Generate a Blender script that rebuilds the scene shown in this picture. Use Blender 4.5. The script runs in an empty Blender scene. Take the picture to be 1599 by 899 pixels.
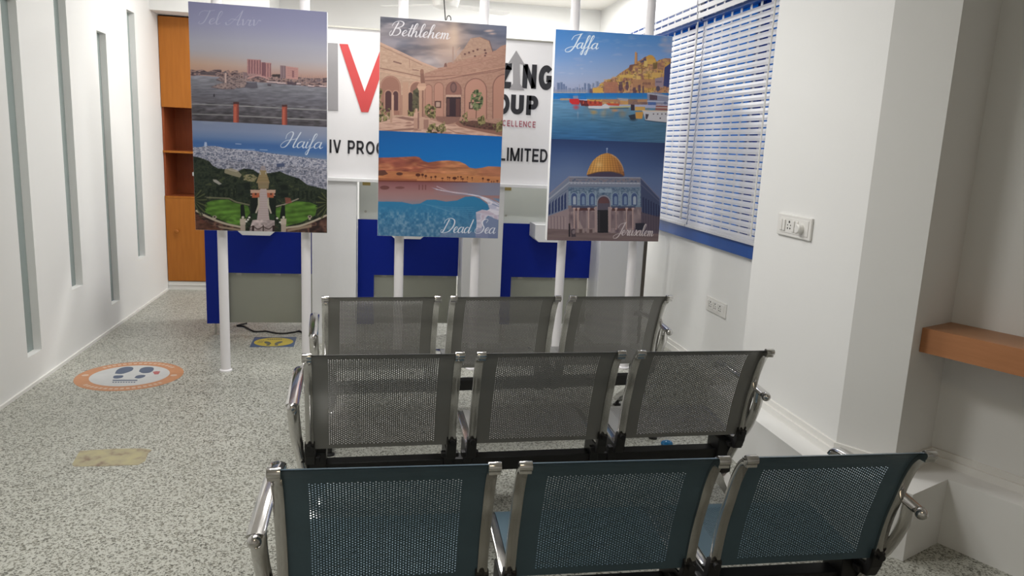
import bpy, bmesh, math, random
import numpy as np
from mathutils import Vector, Matrix
random.seed(7); RNG = np.random.default_rng(11)
SC = bpy.context.scene; COL = SC.collection

# ------------------------------------------------------------------ camera
CAM_H = 1.55; F_PX = 1166.447
YAW, PITCH, ROLL = 0.18205731, 0.18742504, 0.04659141
def _rot():
    R0 = np.array([[1,0,0],[0,0,-1],[0,1,0]], float)
    ca, sa = math.cos(YAW), math.sin(YAW); Rz = np.array([[ca,-sa,0],[sa,ca,0],[0,0,1]])
    cb, sb = math.cos(PITCH), math.sin(PITCH); Rx = np.array([[1,0,0],[0,cb,-sb],[0,sb,cb]])
    cc, sc = math.cos(ROLL), math.sin(ROLL); Rr = np.array([[cc,-sc,0],[sc,cc,0],[0,0,1]])
    return Rr @ Rx @ R0 @ Rz
RC = _rot()
cam = bpy.data.cameras.new('camera'); camo = bpy.data.objects.new('camera', cam); COL.objects.link(camo)
M = Matrix.Identity(4)
for i in range(3):
    M[i][0] = RC[0][i]; M[i][1] = -RC[1][i]; M[i][2] = -RC[2][i]
M[0][3], M[1][3], M[2][3] = 0, 0, CAM_H
camo.matrix_world = M
cam.sensor_width = 36; cam.sensor_fit = 'HORIZONTAL'; cam.lens = F_PX/1599*36; cam.clip_start = 0.05
SC.camera = camo

# ------------------------------------------------------------------ world, lamps, exposure
SC.view_settings.view_transform = 'Standard'; SC.view_settings.look = 'None'
SC.view_settings.gamma = 1; SC.view_settings.use_curve_mapping = False
SC.view_settings.exposure = 0.25
W = bpy.data.worlds.new('daylight'); SC.world = W; W.use_nodes = True
W.node_tree.nodes['Background'].inputs[0].default_value = (0.85, 0.93, 1.0, 1)
W.node_tree.nodes['Background'].inputs[1].default_value = 2.5
def lamp(name, loc, sx, sy, power, col=(1,0.97,0.92), rot=(0,0,0)):
    l = bpy.data.lights.new(name, 'AREA'); l.shape = 'RECTANGLE'; l.size = sx; l.size_y = sy
    l.energy = power; l.color = col
    o = bpy.data.objects.new(name, l); COL.objects.link(o); o.location = loc; o.rotation_euler = rot
    return o
NEUT = (1, 0.985, 0.955)
lamp('ceiling_lamp', (0.1, 5.4, 3.0), 1.2, 0.3, 20, NEUT)
lamp('ceiling_lamp', (0.25, 3.9, 3.0), 1.2, 0.6, 30, NEUT)
lamp('ceiling_lamp', (-0.5, 2.6, 3.0), 0.6, 0.6, 27, NEUT)
lamp('office_light', (1.3, 7.2, 3.0), 1.2, 0.4, 48, NEUT)
lamp('office_light', (-1.1, 6.6, 3.0), 0.6, 0.4, 17, NEUT)  # added fill, no known fixture: brightens the far-left floor, wall and cabinet
lamp('wall_tube_lamp', (2.295, 6.1, 2.99), 0.06, 1.4, 10, (0.97, 0.98, 1))
lamp('rear_fill', (0.2, -0.3, 3.0), 0.6, 0.6, 7, (1, 0.82, 0.56))  # warm fill added behind the camera to lift the niche and bench backs

# ------------------------------------------------------------------ materials
MATS = {}
def mat(name, col, rough=0.5, metal=0.0, spec=0.5, bump=None, noise=None, trans=None, emit=None):
    m = bpy.data.materials.new(name); m.use_nodes = True; nt = m.node_tree; b = nt.nodes['Principled BSDF']
    b.inputs['Base Color'].default_value = (*col, 1); b.inputs['Roughness'].default_value = rough
    b.inputs['Metallic'].default_value = metal; b.inputs['Specular IOR Level'].default_value = spec
    tc = nt.nodes.new('ShaderNodeTexCoord')
    if noise:
        sc, amt = noise
        n = nt.nodes.new('ShaderNodeTexNoise'); n.inputs['Scale'].default_value = sc; n.inputs['Detail'].default_value = 4
        nt.links.new(tc.outputs['Object'], n.inputs['Vector'])
        mx = nt.nodes.new('ShaderNodeMix'); mx.data_type = 'RGBA'
        mx.inputs[6].default_value = (*[c*(1-amt) for c in col], 1); mx.inputs[7].default_value = (*[min(1, c*(1+amt)) for c in col], 1)
        nt.links.new(n.outputs['Fac'], mx.inputs[0]); nt.links.new(mx.outputs[2], b.inputs['Base Color'])
    if bump:
        sc, st = bump
        n = nt.nodes.new('ShaderNodeTexNoise'); n.inputs['Scale'].default_value = sc; n.inputs['Detail'].default_value = 3
        nt.links.new(tc.outputs['Object'], n.inputs['Vector'])
        bp = nt.nodes.new('ShaderNodeBump'); bp.inputs['Strength'].default_value = st; bp.inputs['Distance'].default_value = 0.004
        nt.links.new(n.outputs['Fac'], bp.inputs['Height']); nt.links.new(bp.outputs['Normal'], b.inputs['Normal'])
    if emit:
        b.inputs['Emission Color'].default_value = (*emit[0], 1); b.inputs['Emission Strength'].default_value = emit[1]
    MATS[name] = m
    return m
WALL = mat('white_wall_paint', (0.80, 0.80, 0.785), 0.75, spec=0.25, bump=(60, 0.05), noise=(1.2, 0.02))
TRIMW = mat('white_trim_paint', (0.80, 0.79, 0.76), 0.5)
CEIL = mat('ceiling_paint', (0.82, 0.80, 0.76), 0.8, spec=0.2, noise=(1, 0.02))
LAMW = mat('white_laminate', (0.76, 0.76, 0.77), 0.35, noise=(2, 0.01))
SIGNW = mat('white_sign_vinyl', (0.78, 0.77, 0.78), 0.4, noise=(2, 0.01))
BLUE = mat('royal_blue_laminate', (0.004, 0.021, 0.29), 0.4, spec=0.2, noise=(3, 0.06))
SILLB = mat('blue_window_paint', (0.02, 0.085, 0.33), 0.4, noise=(5, 0.08))
GREYP = mat('frosted_grey_panel', (0.36, 0.37, 0.315), 0.3, noise=(2.5, 0.10))
SLOTG = mat('grey_green_glass', (0.27, 0.32, 0.31), 0.25, noise=(1.5, 0.10))
CHROME = mat('chrome', (0.62, 0.61, 0.60), 0.13, 1.0, noise=(30, 0.04))
BLACK = mat('black_steel', (0.012, 0.012, 0.013), 0.45, noise=(20, 0.1))
GREYST = mat('grey_coated_steel', (0.27, 0.268, 0.26), 0.30, 0.5, noise=(15, 0.04))
TEALST = mat('blue_grey_coated_steel', (0.085, 0.14, 0.18), 0.30, 0.3, noise=(15, 0.04))
POLEW = mat('white_pole_paint', (0.80, 0.78, 0.80), 0.35, noise=(8, 0.01))
FOAM = mat('white_board_core', (0.85, 0.85, 0.85), 0.6, noise=(20, 0.01))
PLASW = mat('white_plastic', (0.78, 0.77, 0.74), 0.35, noise=(20, 0.01))
DARKH = mat('dark_slot', (0.02, 0.02, 0.02), 0.6, noise=(20, 0.1))
BRASS = mat('brass', (0.35, 0.27, 0.10), 0.35, 0.8, noise=(20, 0.05))
STEEL = mat('brushed_steel', (0.45, 0.44, 0.40), 0.35, 0.9, noise=(40, 0.05))
INKB = mat('black_letter_vinyl', (0.014, 0.014, 0.02), 0.45, noise=(20, 0.05))
INKG = mat('grey_letter_vinyl', (0.30, 0.29, 0.30), 0.45, noise=(20, 0.03))
INKR = mat('red_letter_vinyl', (0.55, 0.055, 0.055), 0.45, noise=(20, 0.03))
INKM = mat('maroon_letter_vinyl', (0.38, 0.05, 0.09), 0.45, noise=(20, 0.03))
CABLE = mat('black_cable_rubber', (0.01, 0.009, 0.009), 0.5, noise=(20, 0.1))
BLUEPL = mat('blue_plastic', (0.01, 0.12, 0.28), 0.15, noise=(30, 0.2))
SLAT = None
def wood(name, c1, c2, scale=(1.5, 1.5, 18), rough=0.4):
    m = bpy.data.materials.new(name); m.use_nodes = True; nt = m.node_tree; b = nt.nodes['Principled BSDF']
    tc = nt.nodes.new('ShaderNodeTexCoord'); mp = nt.nodes.new('ShaderNodeMapping'); mp.inputs['Scale'].default_value = scale
    n = nt.nodes.new('ShaderNodeTexNoise'); n.inputs['Scale'].default_value = 3; n.inputs['Detail'].default_value = 6
    r = nt.nodes.new('ShaderNodeValToRGB'); r.color_ramp.elements[0].position = 0.3; r.color_ramp.elements[1].position = 0.7
    r.color_ramp.elements[0].color = (*c1, 1); r.color_ramp.elements[1].color = (*c2, 1)
    nt.links.new(tc.outputs['Object'], mp.inputs[0]); nt.links.new(mp.outputs[0], n.inputs['Vector'])
    nt.links.new(n.outputs['Fac'], r.inputs[0]); nt.links.new(r.outputs[0], b.inputs['Base Color']); b.inputs['Roughness'].default_value = rough; b.inputs['Specular IOR Level'].default_value = 0.25
    return m
ORANGE = wood('orange_wood_laminate', (0.37, 0.125, 0.018), (0.43, 0.15, 0.023), (14, 14, 1.2))
REDWD = wood('reddish_wood_interior', (0.25, 0.062, 0.022), (0.30, 0.078, 0.028), (14, 14, 1.2))
SHELFW = wood('shelf_wood_laminate', (0.40, 0.20, 0.105), (0.45, 0.23, 0.12), (2, 2, 20))
SHELFE = wood('shelf_edge_banding', (0.45, 0.20, 0.09), (0.50, 0.225, 0.105), (2, 2, 20))

def floor_mat():
    m = bpy.data.materials.new('speckled_terrazzo'); m.use_nodes = True; nt = m.node_tree; b = nt.nodes['Principled BSDF']
    L = nt.links.new; N = nt.nodes.new
    tc = N('ShaderNodeTexCoord')
    wn = N('ShaderNodeTexNoise'); wn.inputs['Scale'].default_value = 90; wn.inputs['Detail'].default_value = 2
    L(tc.outputs['Object'], wn.inputs['Vector'])
    va = N('ShaderNodeVectorMath'); va.operation = 'MULTIPLY_ADD'; va.inputs[1].default_value = (0.016,)*3
    L(wn.outputs['Color'], va.inputs[0]); L(tc.outputs['Object'], va.inputs[2])
    v = N('ShaderNodeTexVoronoi'); v.inputs['Scale'].default_value = 125; L(va.outputs[0], v.inputs['Vector'])
    hs = N('ShaderNodeSeparateColor'); L(v.outputs['Color'], hs.inputs[0])
    sz = N('ShaderNodeMapRange'); sz.inputs[1].default_value = 0.0; sz.inputs[2].default_value = 1.0; sz.inputs[3].default_value = 0.16; sz.inputs[4].default_value = 0.74; L(hs.outputs[0], sz.inputs[0])
    ds = N('ShaderNodeMath'); ds.operation = 'SUBTRACT'; L(sz.outputs[0], ds.inputs[0]); L(v.outputs['Distance'], ds.inputs[1])
    ch = N('ShaderNodeMapRange'); ch.inputs[1].default_value = -0.10; ch.inputs[2].default_value = 0.12; L(ds.outputs[0], ch.inputs[0])
    n3 = N('ShaderNodeTexNoise'); n3.inputs['Scale'].default_value = 55; n3.inputs['Detail'].default_value = 3; L(tc.outputs['Object'], n3.inputs['Vector'])
    base = N('ShaderNodeMix'); base.data_type = 'RGBA'; base.inputs[6].default_value = (0.42, 0.425, 0.38, 1); base.inputs[7].default_value = (0.58, 0.585, 0.53, 1); L(n3.outputs['Fac'], base.inputs[0])
    chip = N('ShaderNodeMix'); chip.data_type = 'RGBA'; chip.inputs[6].default_value = (0.075, 0.075, 0.06, 1); chip.inputs[7].default_value = (0.27, 0.265, 0.22, 1); L(hs.outputs[1], chip.inputs[0])
    r = N('ShaderNodeMix'); r.data_type = 'RGBA'; L(ch.outputs[0], r.inputs[0]); L(base.outputs[2], r.inputs[6]); L(chip.outputs[2], r.inputs[7])
    n2 = N('ShaderNodeTexNoise'); n2.inputs['Scale'].default_value = 1.3; n2.inputs['Detail'].default_value = 3; L(tc.outputs['Object'], n2.inputs['Vector'])
    mr = N('ShaderNodeMapRange'); mr.inputs[3].default_value = 0.86; mr.inputs[4].default_value = 1.1; L(n2.outputs['Fac'], mr.inputs[0])
    mx = N('ShaderNodeVectorMath'); mx.operation = 'SCALE'; L(r.outputs[2], mx.inputs[0]); L(mr.outputs[0], mx.inputs['Scale'])
    L(mx.outputs[0], b.inputs['Base Color']); b.inputs['Roughness'].default_value = 0.42; b.inputs['Specular IOR Level'].default_value = 0.35
    return m
FLOOR = floor_mat()

# ------------------------------------------------------------------ builders
def tag(o, label=None, cat=None, group=None, kind=None):
    if label: o['label'] = label
    if cat: o['category'] = cat
    if group: o['group'] = group
    if kind: o['kind'] = kind
    return o
def empty(name, loc=(0,0,0), rz=0.0):
    o = bpy.data.objects.new(name, None); COL.objects.link(o); o.location = loc; o.rotation_euler = (0,0,rz); o.empty_display_size = 0.1
    return o
class MB:
    def __init__(s): s.v = []; s.f = []; s.m = []
    def add(s, vs, fs, mi=0):
        o = len(s.v); s.v += [tuple(p) for p in vs]; s.f += [tuple(i+o for i in f) for f in fs]; s.m += [mi]*len(fs); return s
    def box(s, x0, x1, y0, y1, z0, z1, mi=0):
        vs = [(x0,y0,z0),(x1,y0,z0),(x1,y1,z0),(x0,y1,z0),(x0,y0,z1),(x1,y0,z1),(x1,y1,z1),(x0,y1,z1)]
        return s.add(vs, [(0,3,2,1),(4,5,6,7),(0,1,5,4),(1,2,6,5),(2,3,7,6),(3,0,4,7)], mi)
    def prism(s, poly, z0, z1, mi=0):          # poly in xy, ccw
        n = len(poly); vs = [(x,y,z0) for x,y in poly]+[(x,y,z1) for x,y in poly]
        fs = [tuple(range(n-1,-1,-1)), tuple(range(n,2*n))]+[(i,(i+1)%n,n+(i+1)%n,n+i) for i in range(n)]
        return s.add(vs, fs, mi)
    def xprism(s, poly, x0, x1, mi=0):         # poly in yz
        n = len(poly); vs = [(x0,y,z) for y,z in poly]+[(x1,y,z) for y,z in poly]
        fs = [tuple(range(n)), tuple(range(2*n-1,n-1,-1))]+[(i,n+i,n+(i+1)%n,(i+1)%n) for i in range(n)]
        return s.add(vs, fs, mi)
    def yprism(s, poly, y0, y1, mi=0):         # poly in xz
        n = len(poly); vs = [(x,y0,z) for x,z in poly]+[(x,y1,z) for x,z in poly]
        fs = [tuple(range(n)), tuple(range(2*n-1,n-1,-1))]+[(i,n+i,n+(i+1)%n,(i+1)%n) for i in range(n)]
        return s.add(vs, fs, mi)
    def tube(s, pts, r, n=10, mi=0, ry=None, caps=True):
        P = [Vector(p) for p in pts]; rs = r if isinstance(r, (list,tuple)) else [r]*len(P)
        k = 1.0 if ry is None else ry
        T = []
        for i in range(len(P)):
            a = P[max(0,i-1)]; b = P[min(len(P)-1,i+1)]; T.append((b-a).normalized())
        up = Vector((0,0,1)) if abs(T[0].z) < 0.9 else Vector((0,1,0))
        N = (up - T[0]*up.dot(T[0])).normalized(); o = len(s.v); rings = []
        for i in range(len(P)):
            N = (N - T[i]*N.dot(T[i])).normalized(); B = T[i].cross(N)
            rings.append([P[i] + N*math.cos(2*math.pi*j/n)*rs[i]*k + B*math.sin(2*math.pi*j/n)*rs[i] for j in range(n)])
        vs = [p for rg in rings for p in rg]; fs = []
        for i in range(len(P)-1):
            for j in range(n):
                fs.append((i*n+j, i*n+(j+1)%n, (i+1)*n+(j+1)%n, (i+1)*n+j))
        if caps: fs += [tuple(range(n-1,-1,-1)), tuple(range((len(P)-1)*n, len(P)*n))]
        return s.add(vs, fs, mi)
    def lathe(s, prof, c=(0,0,0), n=20, mi=0, axis='z'):
        vs = []
        for r, z in prof:
            for j in range(n):
                a = 2*math.pi*j/n; p = (r*math.cos(a), r*math.sin(a), z)
                if axis == 'x': p = (p[2], p[0], p[1])
                if axis == 'y': p = (p[0], p[2], p[1])
                vs.append((p[0]+c[0], p[1]+c[1], p[2]+c[2]))
        fs = []
        for i in range(len(prof)-1):
            for j in range(n):
                fs.append((i*n+j, i*n+(j+1)%n, (i+1)*n+(j+1)%n, (i+1)*n+j))
        fs += [tuple(range(n-1,-1,-1)), tuple(range((len(prof)-1)*n, len(prof)*n))]
        return s.add(vs, fs, mi)
    def ball(s, c, r, mi=0, sx=1, n=14):
        pr = [(r*math.sin(math.pi*i/10)+1e-5, -r*math.cos(math.pi*i/10)) for i in range(11)]
        return s.lathe(pr, c, n, mi)
    def mesh(s, name, mats, smooth=False, bevel=0):
        me = bpy.data.meshes.new(name); me.from_pydata(s.v, [], s.f)
        for m in (mats if isinstance(mats, (list,tuple)) else [mats]): me.materials.append(m)
        me.polygons.foreach_set('material_index', s.m)
        bm = bmesh.new(); bm.from_mesh(me); bmesh.ops.recalc_face_normals(bm, faces=bm.faces)
        if bevel:
            es = [e for e in bm.edges if len(e.link_faces)==2 and e.calc_face_angle(0) > 0.6]
            bmesh.ops.bevel(bm, geom=es, offset=bevel, segments=2, affect='EDGES', profile=0.6)
        bm.to_mesh(me); bm.free()
        if smooth:
            me.polygons.foreach_set('use_smooth', [True]*len(me.polygons)); me.set_sharp_from_angle(angle=math.radians(38))
        me.update(); return me
    def build(s, name, mats, parent=None, smooth=False, bevel=0, loc=None):
        o = bpy.data.objects.new(name, s.mesh(name, mats, smooth, bevel)); COL.objects.link(o)
        if parent: o.parent = parent
        if loc: o.location = loc
        return o
def quadmesh(name, vs, fs, m, parent=None):
    return MB().add(vs, fs).build(name, m, parent)
def struct(o): o['kind'] = 'structure'; return o
def link(name, me, parent=None):
    o = bpy.data.objects.new(name, me); COL.objects.link(o); o.parent = parent; return o

# ------------------------------------------------------------------ room shell
XL, XW, XP = -2.034, 2.345, 1.985           # left wall, window wall, pillar face
YB, YR, ZC = 8.2, -1.7, 3.03                # back wall, rear wall, ceiling
u4 = (math.cos(math.radians(115)), math.sin(math.radians(115)))     # niche wall, going away
v3 = (math.cos(math.radians(25)), math.sin(math.radians(25)))
PA = (XP, 2.785); PB = (2.123, 2.586); PC = (2.398, 2.714); YP1 = 3.69
PD = (PC[0]-u4[0]*4.75, PC[1]-u4[1]*4.75)
struct(MB().box(XL-0.4, 5.0, YR-0.3, YB+0.3, -0.1, 0).build('floor', FLOOR))
struct(MB().box(XL-0.4, 5.0, YR-0.3, YB+0.3, ZC, ZC+0.1).build('ceiling', CEIL))
def wall_with_holes(x, xin, y0, y1, z0, z1, holes, thick):
    """wall in the plane x (room side), holes (y0,y1,z0,z1) cut through to xin; returns MB"""
    m = MB(); ys = sorted({y0, y1, *[h[0] for h in holes], *[h[1] for h in holes]}); zs = sorted({z0, z1, *[h[2] for h in holes], *[h[3] for h in holes]})
    for a, b in zip(ys, ys[1:]):
        for c, d in zip(zs, zs[1:]):
            cy, cz = (a+b)/2, (c+d)/2
            if not any(h[0] < cy < h[1] and h[2] < cz < h[3] for h in holes):
                m.box(min(x, xin), max(x, xin), a, b, c, d)
    return m
slots = [(4.70,4.89,0.185,2.24), (5.405,5.60,0.455,2.50), (6.14,6.33,0.19,2.24), (6.85,7.05,0.44,2.50), (3.98,4.17,0.455,2.50)]
m = wall_with_holes(XL, XL-0.055, YR, YB, 0, ZC, slots, 0)
m.box(XL-0.25, XL-0.056, YR, YB, 0, ZC)
struct(m.build('wall_left', WALL))
for i, (a, b, c, d) in enumerate(slots):
    struct(MB().box(XL-0.056, XL-0.046, a-0.0, b+0.0, c, d).build('window_%d' % (i+3), SLOTG))
struct(MB().box(XL, XL+0.012, YR, 7.7, 0, 0.02).build('baseboard_left', TRIMW))
WY0, WY1, WZ0, WZ1 = 4.25, 6.95, 0.92, 2.60
m = wall_with_holes(XW, XW+0.2, YP1-0.05, YB, 0, ZC, [(WY0, WY1, WZ0, WZ1)], 0)
struct(m.build('wall_right', WALL))
# pillar, niche and near right wall as one solid outline
poly = [(XW+0.4, YP1), (XP, YP1), PA, PB, PC, PD, (PD[0]+0.4, PD[1]), (PC[0]+0.6, PC[1]+0.2)]
struct(MB().prism(poly, 0, ZC).build('wall_niche', WALL))
struct(MB().box(XL-0.4, 5.0, YB, YB+0.2, 0, ZC).build('wall_back', WALL))
struct(MB().box(XL-0.4, 5.0, YR-0.2, YR, 0, ZC).build('wall_rear', WALL))
struct(MB().box(XL, -1.0, 7.49, YB, 2.60, ZC).build('wall_soffit', WALL))
# ledge along pillar and niche

C2 = (PC[0]-0.15*u4[0]-0.15*v3[0], PC[1]-0.15*u4[1]-0.15*v3[1])
dA = Vector((PB[0]-PA[0], PB[1]-PA[1])).normalized(); nA = Vector((dA.y, -dA.x))
if nA.x > 0: nA = -nA
def isect(p, d, q, e):
    t = ((q[0]-p[0])*e[1]-(q[1]-p[1])*e[0])/(d[0]*e[1]-d[1]*e[0]); return (p[0]+d[0]*t, p[1]+d[1]*t)
def ledge_outline(w):
    a0 = (XP-w, YP1+0.06); pa = (PA[0]+nA.x*w, PA[1]+nA.y*w)
    a1 = isect((XP-w, 0), (0,1), pa, dA); q = (PB[0]-u4[0]*w, PB[1]-u4[1]*w)
    b1 = isect(pa, dA, q, v3); r = (PC[0]-v3[0]*w, PC[1]-v3[1]*w)
    c1 = isect(q, v3, r, u4); d1 = (c1[0]-u4[0]*4.3, c1[1]-u4[1]*4.3)
    return [a0, a1, b1, c1, d1]
inner = [(XP, YP1+0.06), PA, PB, PC, (PC[0]-u4[0]*4.3, PC[1]-u4[1]*4.3)]
def strip(w, z0, z1, name, mtl, w2=None):
    o = ledge_outline(w); m = MB()
    for i in range(4):
        a, b, c, d = o[i], o[i+1], inner[i+1], inner[i]
        m.prism([a, b, c, d], z0, z1)
    return struct(m.build(name, mtl))
strip(0.15, 0, 0.285, 'trim_1', WALL)
strip(0.026, 0.285, 0.318, 'baseboard_right', TRIMW)
strip(0.012, 0.318, 0.345, 'trim_2', TRIMW)
m = MB().box(XW-0.022, XW, YP1, 7.5, 0, 0.045).box(XW-0.012, XW, YP1, 7.5, 0.045, 0.078)
struct(m.build('baseboard_window_wall', TRIMW))

# ------------------------------------------------------------------ window and blinds
def glass_mat():
    m = bpy.data.materials.new('blue_tinted_glass'); m.use_nodes = True; nt = m.node_tree; nt.nodes.clear(); N = nt.nodes.new; L = nt.links.new
    o = N('ShaderNodeOutputMaterial'); mx = N('ShaderNodeMixShader'); t = N('ShaderNodeBsdfTransparent'); g = N('ShaderNodeBsdfGlossy')
    tr = N('ShaderNodeBsdfTranslucent'); m2 = N('ShaderNodeMixShader'); tr.inputs[0].default_value = (0.05, 0.27, 0.55, 1); m2.inputs[0].default_value = 0.45
    t.inputs[0].default_value = (0.06, 0.25, 0.48, 1); g.inputs['Roughness'].default_value = 0.1; mx.inputs[0].default_value = 0.06
    L(t.outputs[0], m2.inputs[1]); L(tr.outputs[0], m2.inputs[2]); L(m2.outputs[0], mx.inputs[1]); L(g.outputs[0], mx.inputs[2]); L(mx.outputs[0], o.inputs[0])
    return m
def slat_mat():
    m = bpy.data.materials.new('white_blind_slat'); m.use_nodes = True; nt = m.node_tree; N = nt.nodes.new; L = nt.links.new
    b = nt.nodes['Principled BSDF']; b.inputs['Base Color'].default_value = (0.82, 0.82, 0.84, 1); b.inputs['Roughness'].default_value = 0.4
    tr = N('ShaderNodeBsdfTranslucent'); tr.inputs[0].default_value = (0.8, 0.82, 0.88, 1); mx = N('ShaderNodeMixShader'); mx.inputs[0].default_value = 0.3
    L(b.outputs[0], mx.inputs[1]); L(tr.outputs[0], mx.inputs[2]); L(mx.outputs[0], nt.nodes['Material Output'].inputs[0])
    return m
GLASSB = glass_mat(); SLAT = slat_mat()
wn = struct(MB().box(XW+0.10, XW+0.108, WY0, WY1, WZ0+0.1, WZ1).build('window_1', GLASSB))
m = MB().box(XW-0.03, XW+0.15, WY0, WY1, WZ0, 1.035).box(XW+0.05, XW+0.15, WY0, WY1, WZ1-0.06, WZ1)
for y in (4.69, 5.83): m.box(XW+0.06, XW+0.14, y-0.055, y+0.055, 1.035, WZ1-0.06)
m.box(XW+0.06, XW+0.14, WY0, WY0+0.06, 1.035, WZ1-0.06).box(XW+0.06, XW+0.14, WY1-0.06, WY1, 1.035, WZ1-0.06)
struct(m.build('trim_3', SILLB))
def blind(y0, y1, label):
    t = empty('window_blind', (XW-0.03, (y0+y1)/2, 2.60)); y0 -= (t.location.y); L2 = -y0
    z = -1.555; m = MB(); pitch = 0.0415; w = 0.0345; a = math.radians(11)
    while z < -0.14:
        dx, dz = math.sin(a)*w/2, math.cos(a)*w/2
        vs = [];
        for k, (s, bow) in enumerate(((-1,0),(0,-0.003),(1,0))):
            for yy in (-L2, L2):
                vs.append((s*dx+bow, yy, z+s*dz)); vs.append((s*dx+bow+0.0012, yy, z+s*dz))
        m.add(vs, [(0,2,6,4),(4,6,10,8),(1,5,7,3),(5,9,11,7),(0,1,3,2),(8,10,11,9),(0,4,5,1),(4,8,9,5),(2,3,7,6),(6,7,11,10)])
        z += pitch
    m.build('slats', SLAT, t)
    m = MB(); n = max(2, int(round(2*L2/0.142)))
    for k in range(n+1):
        y = -L2+0.01+k*(2*L2-0.02)/n
        m.box(0.0042, 0.0055, y-0.014, y+0.014, -1.57, -0.10)
    m.build('ladder_tapes', SLAT, t)
    MB().box(-0.02, 0.015, -L2, L2, -1.59, -1.572).build('bottom_rail', SLAT, t, bevel=0.003)
    MB().box(-0.03, 0.02, -L2, L2, -0.10, 0.055).build('head_rail', SILLB, t, bevel=0.003)
    # valance: two stacked flaps in front of the head rail
    m = MB()
    for k in range(3): m.box(-0.062-0.004*k, -0.058-0.004*k, -L2, L2, -0.088+k*0.049, -0.054+k*0.049)
    for k in range(n+1):
        y = -L2+0.01+k*(2*L2-0.02)/n
        m.box(-0.0575, -0.056, y-0.012, y+0.012, -0.09, 0.08)
    for yy in (-L2+0.01, L2-0.02): m.box(-0.058, -0.02, yy, yy+0.01, -0.09, 0.08)
    m.build('valance', SLAT, t)
    m = MB().tube([(-0.035, -L2+0.04, -0.10), (-0.035, -L2+0.04, -1.54)], 0.006, 8)
    m.build('tilt_wand', PLASW, t, smooth=True)
    return tag(t, label, 'window blind', 'white blinds on the right wall')
b1 = blind(4.25, 5.345, 'white slatted blind with blue gaps, the nearer one beside the wall pillar')
b2 = blind(5.36, 6.95, 'white slatted blind with blue gaps, the farther one partly behind the harbour poster')
for ch in b2.children:
    if ch.name.startswith('tilt_wand'): ch.location.y = 0.0

# ------------------------------------------------------------------ pixel helpers (a pixel of the 1599x899 frame to a real point)
def ray(x, y): return RC.T @ np.array([(x-799.5)/F_PX, (y-449.5)/F_PX, 1.0])
def at(x, y, Y):
    d = ray(x, y); t = Y/d[1]; return (d[0]*t, Y, CAM_H + d[2]*t)
def fl(x, y, z=0.0):
    d = ray(x, y); t = (z-CAM_H)/d[2]; return (d[0]*t, d[1]*t)

# ------------------------------------------------------------------ waiting benches
def catmull(P, n=6):
    P = [np.array(p, float) for p in P]; out = []
    Q = [2*P[0]-P[1]] + P + [2*P[-1]-P[-2]]
    for i in range(1, len(Q)-2):
        for k in range(n):
            t = k/n; a, b, c, d = Q[i-1], Q[i], Q[i+1], Q[i+2]
            out.append(0.5*((2*b)+(c-a)*t+(2*a-5*b+4*c-d)*t*t+(3*b-a-3*c+d)*t**3))
    out.append(P[-1]); return out
RAIL = [(-0.018,0.004),(0.0,-0.002),(0.022,-0.018),(0.043,-0.047),(0.068,-0.103),(0.087,-0.164),(0.107,-0.226),(0.122,-0.286),(0.134,-0.352),(0.144,-0.400),
        (0.168,-0.426),(0.21,-0.432),(0.36,-0.420),(0.48,-0.412),(0.54,-0.418),(0.565,-0.445)]
BACK = [(-0.012,0.010),(0.004,0.006),(0.024,-0.012),(0.046,-0.044),(0.072,-0.103),(0.091,-0.164),(0.111,-0.226),(0.126,-0.286),(0.138,-0.352),(0.147,-0.404)]
SEAT = [(0.176,-0.400),(0.195,-0.416),(0.23,-0.420),(0.36,-0.410),(0.47,-0.402),(0.53,-0.406),(0.555,-0.422),(0.560,-0.442)]
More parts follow.
